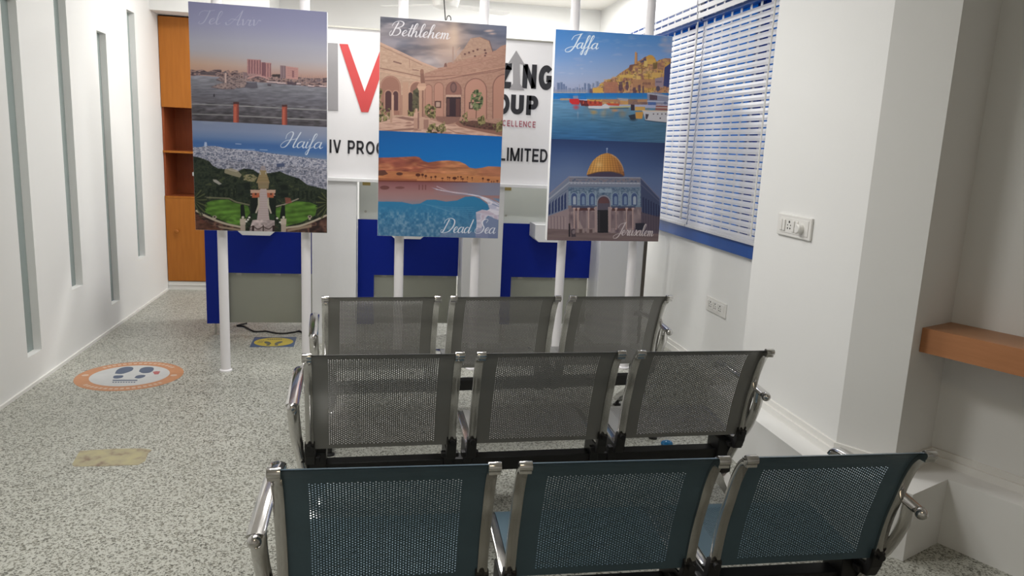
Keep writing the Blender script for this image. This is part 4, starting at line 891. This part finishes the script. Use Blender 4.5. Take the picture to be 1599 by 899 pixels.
    arch(1200, 0, 260, 90, 560, (160,120,106), (112,80,74), 12); arch(1545, 0, 280, 40, 560, (156,116,102), (112,80,74), 12)
    arch(938, 0, 180, 130, 300, (128,92,84), (116,82,76), 12); c.ell(936, 198, 42, 68, (88,66,66)); c.ell(936, 198, 28, 50, (112,84,80)); c.rect(845, 285, 1028, 310, (172,142,128)); c.rect(850, 312, 1024, 545, (52,40,46)); c.rect(858, 330, 890, 530, (88,64,62), .9); c.rect(965, 330, 1015, 540, (92,62,58), .8)
    for x, y, w, h in ((752,400,76,84),(1156,412,70,84)): c.rect(x-w/2, y-h/2, x+w/2, y+h/2, (78,56,54)); c.rect(x-w/2+14, y-h/2+14, x+w/2-14, y+h/2-14, (158,132,120))
    # ground, column, plants
    m = c.mask([(40,600),(330,540),(560,545),(720,600),(860,640),(1040,640),(1600,700),(1600,830),(40,830)]); c.speckle(m, 120, 14, [(150,118,106),(172,140,126),(184,152,136),(140,106,96)], 74, 2)
    for pts in ([(260,562),(330,545),(470,570),(460,600),(340,580)], [(40,720),(330,690),(480,680),(520,700),(160,725)], [(720,540),(1020,545),(1000,600),(860,640),(740,590)]): c.poly(pts, (112,82,76), .75)
    c.poly([(960,620),(1000,590),(1180,600),(1540,650),(1600,800),(1540,770),(1200,720),(1000,670)], (124,90,80)); m = c.mask([(1000,600),(1180,590),(1560,640),(1580,720),(1300,690),(1060,650)]); c.speckle(m, 30, 16, [(66,46,44),(96,68,62),(70,60,48)], 75)
    c.line([(965,640),(1010,668),(1200,712),(1560,780)], 12, (176,142,126)); c.line([(870,690),(960,730),(1200,770)], 10, (120,88,80), .7)
    c.rect(525, 205, 582, 550, (164,130,112)); c.rect(562, 205, 582, 550, (122,90,80)); c.poly([(500,185),(615,185),(590,235),(520,235)], (182,148,128)); c.poly([(520,150),(600,150),(612,185),(505,185)], (170,136,118)); c.poly([(540,20),(580,10),(598,150),(545,150)], (120,88,78)); c.ell(560, 10, 24, 30, (130,96,84))
    c.rect(520, 560, 660, 690, (168,136,120)); c.rect(582, 580, 640, 690, (136,104,94)); c.rect(455, 495, 528, 560, (176,142,126)); c.rect(465, 560, 522, 690, (160,126,112)); c.rect(482, 450, 510, 495, (172,138,122)); c.rect(510, 500, 528, 690, (110,80,76), .8)
    c.rect(182, 470, 208, 620, (160,128,112))
    for pts, sd in (([(40,200),(90,230),(100,470),(40,480)], 80), ([(40,460),(180,450),(182,590),(40,620)], 81), ([(390,470),(480,460),(460,545),(395,540)], 82), ([(590,430),(640,390),(730,440),(720,570),(650,560),(600,520)], 83), ([(610,730),(650,640),(720,620),(740,670),(830,600),(850,700),(840,755),(640,745)], 84), ([(1030,540),(1100,480),(1110,600),(1040,610)], 85), ([(1220,560),(1300,520),(1320,620),(1240,650)], 86), ([(1400,640),(1520,580),(1540,700),(1440,730)], 87)):
        m = c.mask(pts); nz = c.noise(22, 30, 2, sd); c.speckle(m & (nz > 0.38), 24, 26, [(62,54,40),(104,100,66),(140,130,92),(84,76,54)], sd)
    nz = c.noise(26, 22, 2, 88); c.speckle((((X-1215)/75)**2+((Y-345)/125)**2 < 1) & (nz > 0.34), 26, 20, [(46,56,40),(84,96,66),(120,124,90),(60,66,48)], 89); c.line([(1210,440),(1205,560)], 8, (84,60,54))
    script(c, 'Bethlehem', 185, 268+s, 885, 312+s, 158, 15, (200,197,202), 0.9)
    return c.out()

def print_deadsea():
    c = Canvas([(591,204),(784.5,212),(778,372),(590,368)], (585, 205, 7.614)); X, Y = c.X, c.Y; o = 571
    c.vgrad([(0,(20,84,146)),(120,(18,90,158)),(300,(22,98,166)),(440,(30,104,170))]); c.a *= (0.92+0.10*np.clip(X/1500, 0, 1))[...,None]
    hill = c.mask([(30,318),(180,315),(300,310),(480,300),(530,310),(580,360),(640,370),(760,352),(880,345),(1010,358),(1080,390),(1130,430),(1200,440),(1280,430),(1350,412),(1420,414),(1520,420),(1520,620),(30,620)])
    c.speckle(hill, 220, 60, [(120,66,56),(148,86,66),(168,110,80),(150,92,68)], 90, 3)
    r = np.clip((X-500)/500, 0, 1)*hill; c.blend(r, (174,122,84), .55); r = np.clip((X-1150)/300, 0, 1)*hill; c.blend(r, (160,104,84), .5); r = np.clip((650-X)/600, 0, 1)*hill*np.clip((460-Y)/150, 0, 1); c.blend(r, (126,70,62), .6)
    n = c.noise(130, 22, 3, 91); c.mul(hill, n, .78, 1.2)
    c.line([(500,400),(580,420),(680,436)], 12, (112,64,58), .7); c.line([(520,310),(560,345),(620,370)], 8, (106,62,58), .6)
    sh = c.mask([(30,470),(400,480),(900,510),(1520,540),(1520,620),(30,620)]); c.blend(sh.astype(float), (176,118,74), .55); c.poly([(30,560),(500,570),(500,612),(30,615)], (120,66,50), .6); c.line([(30,592),(700,598),(1100,600)], 14, (88,44,40), .85)
    c.poly([(40,470),(120,465),(160,510),(100,530),(40,530)], (80,50,44), .9); c.ell(295, 508, 42, 20, (84,52,44))
    for x, y, rx, ry in ((515,520,32,20),(568,518,18,16),(607,532,16,16),(672,545,12,12),(722,540,14,14),(805,558,16,8),(868,545,10,10),(890,550,12,10),(950,556,28,18),(990,540,9,9),(1026,540,14,9),(1046,564,18,9),(1104,542,8,8),(1160,550,10,9),(1288,558,13,13),(1352,574,20,13),(1392,592,6,9),(1418,592,6,9),(1460,584,16,8)):
        c.ell(x, y, rx, ry, (76,40,32)); c.line([(x,y),(x,y+34)], 5, (76,40,32), .8)
    sea = Y > 600+0.006*X
    c.vgrad([(600,(112,70,72)),(640,(128,86,88)),(720,(140,104,104)),(800,(140,112,114)),(860,(120,118,132)),(920,(84,116,146)),(1000,(78,116,148)),(1120,(76,108,138)),(1260,(82,98,124))], 600, None, 0.006)
    rr = sea & (X > 700) & (Y < 760); c.blend(rr*np.clip((X-650)/700, 0, 1), (112,122,144), .8)
    for x in (530,570,605): c.line([(x,640),(x,690)], 14, (92,54,52), .6)
    c.ell(120, 672, 60, 26, (84,48,46), .7); c.ell(300, 672, 60, 16, (96,58,56), .7)
    tq = c.mask([(30,835),(160,838),(330,842),(450,868),(540,860),(620,815),(720,812),(850,835),(980,820),(1080,775),(1180,770),(1260,800),(1350,870),(1360,930),(1220,950),(1190,1010),(1230,1120),(1220,1260),(30,1260)])
    c.blend(tq.astype(float), (46,110,150)); dn = np.clip((Y-880)/300, 0, 1); c.blend(tq*dn, (80,112,142), .7); n = c.noise(26, 34, 2, 95); c.blend(tq*np.clip((n-0.5)*3, 0, 1)*np.clip((Y-880)/120, 0, 1)*np.clip((1150-X)/300, 0.3, 1), (132,156,176), .6); c.blend(tq*np.clip((0.46-n)*3, 0, 1)*np.clip((Y-860)/120, 0, 1), (36,84,124), .6)
    for k in range(7): c.line(catmull([(560+k*60,860+k*16),(760+k*40,890+k*18),(1000+k*20,905+k*22),(1180,900+k*26)], 4), 6, (96,140,170), .45)
    salt = [(668,665),(760,690),(860,712),(1000,728),(1130,740),(1260,765),(1370,800),(1480,850),(1500,900),(1480,1030),(1420,1010),(1300,960),(1370,920),(1340,840),(1240,775),(1100,752),(900,725),(740,695)]
    c.speckle(c.mask(salt), 60, 26, [(150,150,170),(186,182,196),(200,196,206),(166,166,186)], 96); c.line(catmull([(740,655),(800,680),(900,715),(1100,738)], 4), 12, (172,150,158), .8)
    c.poly([(1400,790),(1510,800),(1510,850)], (96,122,150), .9); c.line([(1370,810),(1430,832),(1480,870)], 10, (116,128,156), .8); c.line([(1400,860),(1500,900)], 12, (110,122,150), .8)
    c.speckle(c.mask([(1205,960),(1280,928),(1360,940),(1480,1010),(1480,1060),(1400,1020),(1350,1000),(1300,1060),(1260,1240),(1200,1240),(1215,1090)]), 50, 26, [(160,158,178),(188,184,198),(172,160,176)], 97)
    c.poly([(1290,1060),(1360,1010),(1510,1060),(1510,1270),(1260,1270)], (112,122,152), .9); c.poly([(1220,1140),(1360,1160),(1350,1270),(1200,1270)], (140,144,170), .8); c.poly([(780,1210),(1510,1180),(1510,1280),(780,1280)], (104,112,144), .6)
    script(c, 'Dead Sea', 800, 628+o, 1430, 640+o, 160, 13, (206,208,218), 0.9)
    return c.out()

def print_harbour():
    c = Canvas([(868.9,45.5),(1051.6,57),(1039,223.5),(860.5,217)], (850, 120, 7.614)); X, Y = c.X, c.Y; s = -609
    c.vgrad([(-600,(74,130,196)),(-420,(92,142,204)),(-250,(118,154,208)),(-60,(146,168,208)),(60,(160,172,204)),(180,(160,166,196))])
    l = np.clip((500-X)/500, 0, 1)*np.clip((-150-Y)/450, 0, 1); c.blend(l, (66,126,198), .6); n = c.noise(160, 50, 3, 101); c.blend(np.clip((n-0.6)*3, 0, 1), (168,176,208), .5)
    for x, y, rx, ry in ((1440,170,70,60),(1480,240,120,50),(1400,230,60,30),(1490,300,120,40),(1540,170,60,80)): c.ell(x, y+s, rx, ry, (166,166,192), .75, .9)
    for x, y, rx, ry in ((450,510,28,16),(210,560,60,12),(320,570,60,14),(455,572,20,14),(560,430,30,14)): c.ell(x, y+s, rx, ry, (172,184,214), .6, .9)
    # distant skyline
    for x, y, w in ((120,120,16),(170,70,34),(206,64,30),(236,85,24),(262,110,20),(300,130,40),(350,140,30),(372,120,10),(395,124,16),(425,135,26),(458,125,20),(488,75,24),(530,78,26),(545,90,20),(585,72,26),(630,52,36),(660,70,20),(600,120,30)):
        c.rect(x-w/2, y, x+w/2, 190, (112,128,162) if x % 3 else (140,150,178)); c.rect(x, y+6, x+w/2, 190, (92,108,146), .5)
    c.rect(100, 150, 520, 190, (140,146,170), .7); c.line([(100,186),(500,188)], 9, (176,168,160))
    # the hill town
    hill = c.mask([(540,190),(580,140),(640,120),(690,70),(740,40),(840,10),(900,-40),(960,-80),(1010,-110),(1020,-140),(1075,-150),(1085,-290),(1105,-250),(1110,-180),(1150,-200),(1200,-235),(1260,-255),(1320,-225),(1340,-180),(1370,-200),(1440,-220),(1530,-215),(1530,330),(540,330)])
    c.speckle(hill, 56, 46, [(118,84,78),(164,122,84),(196,156,92),(178,130,100),(140,100,92),(190,150,104)], 110); rnd = random.Random(5)
    pal = [(204,166,92),(192,150,84),(178,130,96),(160,114,96),(212,178,112),(150,106,92),(186,140,110),(198,160,120)]
    for k in range(210):
        x = rnd.uniform(560, 1500); top = np.interp(x, [560,640,740,840,900,960,1010,1080,1150,1260,1340,1500], [170,115,40,5,-35,-75,-105,-130,-170,-225,-160,-190]); y = rnd.uniform(top+20, 260)
        w = rnd.uniform(26, 70); h = rnd.uniform(26, 64); 
        if y < top+10: continue
        col = pal[rnd.randrange(8)]; c.rect(x-w/2, y-h/2, x+w/2, y+h/2, col, .85); c.rect(x+w*0.22, y-h/2, x+w/2, y+h/2, tuple(int(v*0.72) for v in col), .7)
        for q in range(rnd.randrange(1, 4)): xx = x-w/2+6+q*w/3.5; c.rect(xx, y-h/6, xx+7, y+h/5, (84,62,74), .8)
    c.poly([(1078,-150),(1083,-290),(1094,-302),(1106,-280),(1112,-150)], (196,146,96)); c.rect(1100, -285, 1112, -150, (150,104,84), .7)
    c.ell(1265, -205, 58, 58, (196,148,76)); c.rect(1210, -205, 1330, -150, (200,160,88)); c.poly([(1140,-178),(1215,-225),(1220,-180),(1150,-165)], (92,82,104)); c.rect(1190,-190,1230,-120,(206,176,106)); c.poly([(1295,-165),(1350,-170),(1345,-100),(1300,-90)], (110,92,60), .8)
    c.rect(900, -25, 1060, 10, (206,172,98), .9); c.rect(1100, -10, 1150, 40, (214,180,110), .9); c.rect(1285, -50, 1390, 10, (206,168,98), .9); c.rect(1060, 30, 1400, 130, (172,126,98), .85); c.rect(710, 60, 880, 210, (170,116,98), .85)
    for k in range(11): c.rect(1175+k*20-(k//4)*2, 65, 1186+k*20, 95, (96,66,70), .8) if k < 5 else None
    for x, y, w, h in ((915,60,46,120),(990,60,40,110),(1075,130,40,90),(1135,100,36,100),(895,100,18,70),(1180,110,20,120)): c.poly([(x-w/2,y),(x+w/3,y-8),(x+w/2,y+h*.6),(x,y+h),(x-w/2,y+h*.7)], (78,58,82), .75)
    for k in range(6): c.line([(735,75+k*22),(870,70+k*22)], 4, (150,98,86), .6)
    c.poly([(1435,-110),(1520,-170),(1520,130),(1420,110)], (60,66,116)); c.poly([(1320,20),(1420,0),(1420,130),(1320,110)], (150,132,144)); c.ell(1355, 140, 26, 34, (84,76,96)); c.rect(1330,50,1400,70,(110,96,116),.8)
    c.rect(580, 130, 700, 235, (204,160,84)); c.rect(510, 230, 690, 290, (198,150,90)); 
    for k in range(9): c.rect(545+k*15, 250, 552+k*15, 276, (110,78,64))
    c.rect(540, 140, 575, 200, (88,80,106), .8); c.rect(690, 200, 900, 300, (170,124,96), .8); c.rect(1000, 190, 1230, 330, (118,96,98), .75); c.rect(1110, 255, 1225, 300, (176,132,100), .9)
    # water
    c.vgrad([(190,(36,112,184)),(235,(44,118,186)),(262,(74,132,180)),(330,(92,140,178)),(420,(84,128,164)),(520,(74,118,156)),(620,(62,108,154)),(740,(52,98,146)),(800,(48,92,138))], 192, 266, 0.0)
    w = (Y > 266+0.02*X) & ((X < 430) | (Y > 345+0.03*(X-430))); g = c.a.copy(); c.vgrad([(262,(82,134,178)),(330,(96,140,176)),(420,(86,128,162)),(520,(72,116,152)),(620,(60,106,148)),(740,(52,96,142)),(800,(48,92,136))]); c.a = np.where(w[...,None], c.a, g)
    hl = c.mask([(100,192),(500,192),(505,266),(100,262)]); c.a = np.where(hl[...,None], np.array([38,112,182])/255*(0.9+0.25*c.noise(60,10,2,7))[...,None], c.a)
    refl = w & (Y < 560); n = c.noise(46, 60, 2, 120); c.blend(refl*np.clip((X-420)/150, 0, 1)*np.clip((540-Y)/180, 0, 1)*np.clip((n-0.3)*2, 0, 1), (124,122,112), .8)
    c.blend(w*np.clip((X-500)/900, 0, 1)*np.clip((Y-380)/200, 0, 1), (82,112,128), .55)
    for x, y, rx, ry, col in ((590,420,60,36,(176,140,86)),(845,398,60,26,(196,130,84)),(700,440,50,60,(140,140,130)),(930,440,60,60,(132,126,116)),(1130,470,40,40,(180,140,84)),(1060,510,60,26,(40,52,66)),(380,360,50,40,(196,66,74)),(400,450,14,60,(130,150,176))): c.ell(x, y, rx, ry, col, .75, .8)
    n = c.noise(160, 12, 3, 121); c.mul(w, n, .86, 1.14); c.line([(560,500),(800,540),(1100,600)], 10, (50,90,120), .4)
    # boats and jetty
    c.rect(190, 255, 310, 278, (176,146,118), .9); c.poly([(300,262),(410,258),(425,300),(415,330),(330,325),(300,300)], (192,50,56)); c.rect(345, 225, 405, 260, (130,140,170), .9); c.poly([(415,275),(520,285),(530,350),(440,345)], (92,44,50)); c.poly([(520,285),(690,300),(690,345),(530,345)], (172,72,60)); 
    for k in range(9): c.rect(430+k*28, 280+(k % 3)*10, 448+k*28, 320, (196,84,66) if k % 2 else (128,56,54), .8)
    c.poly([(740,310),(900,320),(890,345),(760,340)], (190,84,60)); c.poly([(520,350),(690,345),(720,318),(780,345),(790,372),(640,380),(530,372)], (196,196,204)); c.line([(780,362),(1040,352)], 16, (180,176,130)); c.line([(780,374),(1000,372)], 8, (60,66,70))
    c.poly([(860,250),(1000,260),(990,290),(900,280)], (168,160,166), .8); c.rect(1030, 330, 1075, 400, (60,50,62)); c.rect(1080, 355, 1200, 400, (196,156,90)); c.poly([(1085,420),(1180,415),(1165,500),(1090,495)], (192,142,74)); c.poly([(1000,460),(1080,440),(1090,500),(1030,510)], (44,48,60), .9)
    c.poly([(1225,190),(1340,185),(1500,230),(1480,330),(1230,320)], (132,136,160)); c.rect(1255, 210, 1345, 275, (84,66,80)); c.line([(1235,200),(1490,235)], 12, (176,178,194)); c.line([(1230,290),(1480,300)], 12, (176,180,200)); c.rect(1235, 300, 1330, 335, (72,100,160), .9); c.ell(1440, 312, 22, 18, (100,108,140))
    c.poly([(1330,340),(1500,345),(1500,400),(1320,395)], (140,88,84)); c.line([(1330,365),(1500,370)], 12, (186,172,168)); c.poly([(1170,400),(1500,405),(1490,545),(1330,530),(1205,515)], (188,186,192)); c.poly([(1205,440),(1245,445),(1225,505),(1205,500)], (74,66,76)); c.line([(1170,402),(1500,410)], 12, (206,184,160))
    for x in (1300,1350,1400,1445): c.ell(x, 442, 9, 9, (90,80,92))
    c.ell(1380, 492, 10, 10, (84,76,90)); c.line([(1200,518),(1330,534),(1480,548)], 12, (52,66,84), .8)
    for k in range(7): x = 420+k*150; c.line([(x,90+k*9),(x+4,260)], 4, (120,104,112), .6)
    script(c, 'Jaffa', 290, 268+s, 640, 280+s, 160, 16, (226,236,248), 0.97)
    return c.out()

def print_dome():
    c = Canvas([(860.5,217),(1039,223.5),(1027,376.7),(853,375)], (850, 210, 8.2)); X, Y = c.X, c.Y; o = 656
    c.vgrad([(40,(42,58,98)),(200,(52,72,116)),(400,(68,88,130)),(560,(84,102,140)),(760,(96,110,146))]); l = np.exp(-((X-350)/420)**2)*np.clip((Y-150)/350, 0, 1); c.blend(l, (108,124,158), .5); l = np.clip((X-1100)/450, 0, 1); c.blend(l*np.clip((500-Y)/450, 0, 1), (44,56,92), .7)
    # dome
    c.rect(796, 195, 806, 250, (140,150,176)); c.ell(803, 186, 12, 12, (140,156,182))
    dome = c.mask(catmull([(538,522),(560,455),(610,355),(690,280),(770,247),(830,246),(910,285),(975,360),(1010,440),(1026,532)], 5)+[(1026,532),(960,505),(860,480),(720,482),(620,500)])
    sh = np.clip((X-538)/490, 0, 1); base = np.stack([np.interp(sh, [0,.3,.55,.8,1], [176,196,180,160,128]), np.interp(sh, [0,.3,.55,.8,1], [128,148,126,108,84]), np.interp(sh, [0,.3,.55,.8,1], [70,86,66,60,58])], -1)/255
    c.a = np.where(dome[...,None], base, c.a); rib = 0.5+0.5*np.sin((X-782)/(8+np.clip((Y-240)/60, 0, 5))*1.9); c.mul(dome, rib, .90, 1.07); gr = 0.5+0.5*np.sin(Y/4.6); c.mul(dome, gr, .94, 1.05)
    c.ell(700, 390, 60, 44, (216,182,128), .6, .9); c.line(catmull([(860,262),(930,310),(990,400),(1010,470)], 5), 16, (198,164,128), .55)
    c.poly([(545,522),(640,498),(720,484),(860,482),(960,505),(1020,534),(1000,545),(560,545)], (66,58,78)); c.line(catmull([(555,518),(640,494),(720,480),(860,478),(960,500),(1015,528)], 5), 10, (110,78,52))
    # parapets
    c.poly([(310,540),(1230,552),(1240,760),(300,760)], (118,124,142)); c.rect(318, 558, 1225, 612, (104,108,126)); m = c.mask([(318,558),(1225,562),(1225,612),(318,612)]); c.speckle(m, 26, 20, [(84,90,112),(112,116,132),(124,112,118),(96,104,126)], 130)
    c.line([(310,545),(1230,556)], 14, (140,142,156)); c.line([(310,615),(1230,630)], 16, (144,148,164)); 
    for k in range(20): c.rect(330+k*45, 620, 356+k*45, 632, (168,172,184), .8)
    c.line([(310,660),(1230,684)], 8, (86,96,118), .9)
    c.poly([(310,545),(310,1000),(20,1080),(25,960),(60,760)], (112,120,140)); c.line([(320,540),(30,790)], 14, (128,124,140)); c.line([(310,620),(30,850)], 16, (146,150,164)); c.line([(310,690),(30,890)], 8, (88,98,120), .8)
    c.poly([(1230,552),(1390,730),(1470,820),(1480,1260),(1230,1260)], (64,72,100)); c.line([(1232,556),(1395,735),(1470,815)], 12, (108,110,132)); c.line([(1235,640),(1460,850)], 12, (84,88,112), .9)
    # tiled upper wall (front)
    c.rect(305, o+20, 1232, o+300, (104,124,146)); m = c.mask([(305,o+20),(1232,o+30),(1232,o+270),(305,o+260)]); c.speckle(m, 20, 14, [(66,86,112),(94,112,134),(114,128,144),(80,98,124)], 131)
    c.rect(700, o+40, 860, o+90, (140,156,172), .8)
    def arch(cx, w, top, bot, col, edge, ew):
        pts = [(cx-w/2,bot)]+[(cx-w/2*math.cos(math.pi*k/12), top+w*0.62*(1-math.sin(math.pi*k/12)**0.85)) for k in range(13)]+[(cx+w/2,bot)]; c.poly(pts, col); c.line(pts, ew, edge, .9)
    for cx in (378, 492, 606, 905, 1030, 1148):
        arch(cx, 84, o+90, o+248, (66,82,122), (130,146,162), 10); arch(cx+4, 46, o+130, o+240, (150,160,174) if cx in (378,1148) else (112,130,156), (50,66,108), 7)
    for x in (432, 552, 655, 858, 968, 1090, 1212, 318): c.rect(x-12, o+70, x+12, o+250, (132,148,164), .7)
    for k in range(7): x = 330+k*130; c.poly([(x,o+30),(x+40,o+30),(x+60,o+70)], (62,74,104), .5)
    # lower marble
    c.poly([(300,o+255),(1240,o+275),(1240,o+620),(300,o+620)], (120,106,112)); m = c.mask([(300,o+300),(1240,o+300),(1240,o+600),(300,o+600)]); c.speckle(m, 60, 90, [(98,84,92),(128,112,116),(142,126,128),(112,98,104)], 132)
    c.rect(345, o+258, 640, o+285, (70,74,98)); c.rect(860, o+262, 1160, o+290, (70,74,98)); c.rect(370, o+285, 640, o+318, (80,54,56)); c.rect(860, o+288, 1130, o+320, (80,54,56))
    for x in (380, 430, 565, 650, 845, 915, 1050, 1130): c.rect(x-11, o+280, x+11, o+560, (170,146,142)); c.rect(x+4, o+285, x+11, o+560, (116,98,104), .8); c.rect(x-17, o+280, x+17, o+300, (178,152,146))
    for x in (500, 610, 880, 980, 1085): c.rect(x-34, o+330, x+34, o+540, (110,94,100), .6)
    arch(757, 160, o+130, o+560, (86,78,92), (140,136,146), 20); arch(757, 146, o+142, o+310, (92,64,68), (64,56,72), 10); c.rect(684, o+225, 830, o+312, (80,80,96), .8); c.rect(676, o+310, 812, o+600, (36,34,40)); c.rect(690, o+330, 706, o+580, (52,48,54)); c.rect(640, o+270, 672, o+590, (150,130,130)); c.rect(812, o+270, 846, o+590, (150,130,130))
    # left flank: dark arches above, marble stripes below
    c.poly([(20,o+400),(310,o+290),(310,o+600),(20,o+580)], (138,122,126))
    for k in range(6):
        x = 50+k*40; t = o+225-k*25; c.poly([(x,o+375-k*14),(x+2,t+20),(x+26,t-20),(x+24,o+362-k*14)], (40,52,92)); c.line([(x-10,o+390),(x-10,o+560)], 8, (104,90,98), .8); c.rect(x+12, o+400, x+22, o+555, (160,142,142), .6)
    c.line([(325,o+290),(320,o+590)], 12, (112,98,104))
    # right flank in shade
    c.poly([(1232,o+330),(1480,o+400),(1480,o+640),(1232,o+600)], (86,76,88)); 
    for k in range(7): x = 1255+k*33; c.poly([(x,o+345+k*9),(x,o+150+k*16),(x+18,o+145+k*18),(x+18,o+350+k*9)], (40,46,76), .9); c.line([(x+5,o+380),(x+5,o+590)], 9, (68,60,74), .8)
    c.rect(1160, o+475, 1280, o+565, (44,44,56))
    # ground
    c.poly([(0,o+545),(300,o+560),(700,o+600),(1500,o+610),(1500,o+760),(0,o+760)], (108,92,94)); n = c.noise(200, 16, 3, 140); c.mul((Y > o+560), n, .88, 1.12); c.line([(0,o+640),(700,o+650),(1480,o+690)], 30, (122,106,104), .5)
    for x in (460, 590): c.rect(x-55, o+545, x+50, o+600, (136,120,120)); c.rect(x-20, o+555, x+20, o+600, (80,64,66), .8)
    c.poly([(440,o+440),(490,o+540),(430,o+550)], (148,132,132)); c.rect(305, o+490, 326, o+650, (38,34,42)); c.ell(316, o+488, 10, 12, (60,48,50)); c.poly([(335,o+560),(380,o+545),(400,o+650),(340,o+655)], (66,58,66)); c.ell(370, o+590, 22, 30, (130,116,120), .8)
    script(c, 'Jerusalem', 905, o+628, 1385, o+640, 150, 13, (196,186,188), 0.88)
    return c.out()

def print_mat(gain):
    m = bpy.data.materials.new('printed_photo'); m.use_nodes = True; nt = m.node_tree; b = nt.nodes['Principled BSDF']; N = nt.nodes.new
    a = N('ShaderNodeAttribute'); a.attribute_name = 'print'; v = N('ShaderNodeVectorMath'); v.operation = 'SCALE'; v.inputs['Scale'].default_value = gain
    nt.links.new(a.outputs['Color'], v.inputs[0]); nt.links.new(v.outputs[0], b.inputs['Base Color']); b.inputs['Roughness'].default_value = 0.45; b.inputs['Specular IOR Level'].default_value = 0.25
    return m
PRINT_GAIN = 1.12
PM = print_mat(PRINT_GAIN)
def print_mesh(name, img, x0, x1, z0, z1, y, parent):
    h, w, _ = img.shape; xs = np.linspace(x0, x1, w); zs = np.linspace(z1, z0, h)
    v = np.zeros((h, w, 3)); v[...,0] = xs[None,:]; v[...,2] = zs[:,None]; v[...,1] = y
    i = np.arange(h*w).reshape(h, w); f = np.stack([i[1:,:-1], i[1:,1:], i[:-1,1:], i[:-1,:-1]], -1).reshape(-1, 4)
    me = bpy.data.meshes.new(name); me.vertices.add(h*w); me.vertices.foreach_set('co', v.ravel())
    me.loops.add(f.size); me.loops.foreach_set('vertex_index', f.ravel().astype(np.int32)); me.polygons.add(len(f)); me.polygons.foreach_set('loop_start', np.arange(0, f.size, 4, dtype=np.int32)); me.update(calc_edges=True)
    lin = np.where(img <= 0.04045, img/12.92, ((img+0.055)/1.055)**2.4)
    at_ = me.color_attributes.new('print', 'FLOAT_COLOR', 'POINT'); col = np.ones((h*w, 4)); col[:,:3] = lin.reshape(-1, 3); at_.data.foreach_set('color', col.ravel())
    me.materials.append(PM); return link(name, me, parent)
YBD = 4.93
def stand(x0, x1, z0, z1, zs, poles, up, low, label, tilt=0.0, yaw=0.0):
    cx, cz = (x0+x1)/2, (z0+z1)/2
    t = empty('poster_stand', (cx, YBD+0.09, 0))
    bd = MB().box(-(x1-x0)/2, (x1-x0)/2, 0, 0.058, -(z1-z0)/2, (z1-z0)/2).build('poster_board', FOAM, t, bevel=0.002); bd.location = (0, -0.09, cz); bd.rotation_euler = (0, -tilt, yaw)
    hw = (x1-x0)/2-0.001; hz = (z1-z0)/2-0.001
    print_mesh('upper_print', up(), -hw, hw, zs-cz, hz, -0.0008, bd); print_mesh('lower_print', low(), -hw, hw, -hz, zs-cz, -0.0008, bd)
    for xp in poles:
        p = MB().tube([(0,0,0.0),(0,0,ZC)], 0.031, 20).build('pole', POLEW, t, smooth=True); p.location = (xp-cx, 0.0, 0)
        MB().lathe([(0.041,0.0),(0.041,0.008),(0.033,0.014)], (0,0,0), 20).lathe([(0.033,ZC-0.012),(0.043,ZC-0.008),(0.043,ZC)], (0,0,0), 20).build('pole_flange', POLEW, p, smooth=True)
        br = MB().box(-0.036, 0.036, -0.034, 0.034, 1.05, 1.09).box(-0.036, 0.036, -0.034, 0.034, 2.12, 2.16).build('board_clamp', POLEW, p)
    return tag(t, label, 'poster stand', 'poster boards on white floor to ceiling poles')
stand(-1.122, -0.320, 0.945, 2.304, 1.614, (-0.981,-0.461), print_seaside, print_garden, 'leftmost poster board on white poles, a seaside town at dusk above a terraced garden')
stand(-0.001, 0.796, 0.936, 2.301, 1.609, (0.143,0.659), print_courtyard, print_deadsea, 'middle poster board on white poles, a stone courtyard above a blue sea shore')
stand(1.124, 1.922, 0.937, 2.309, 1.614, (1.262,1.780), print_harbour, print_dome, 'rightmost poster board on white poles, a harbour town above a golden domed building', tilt=math.radians(0.7))
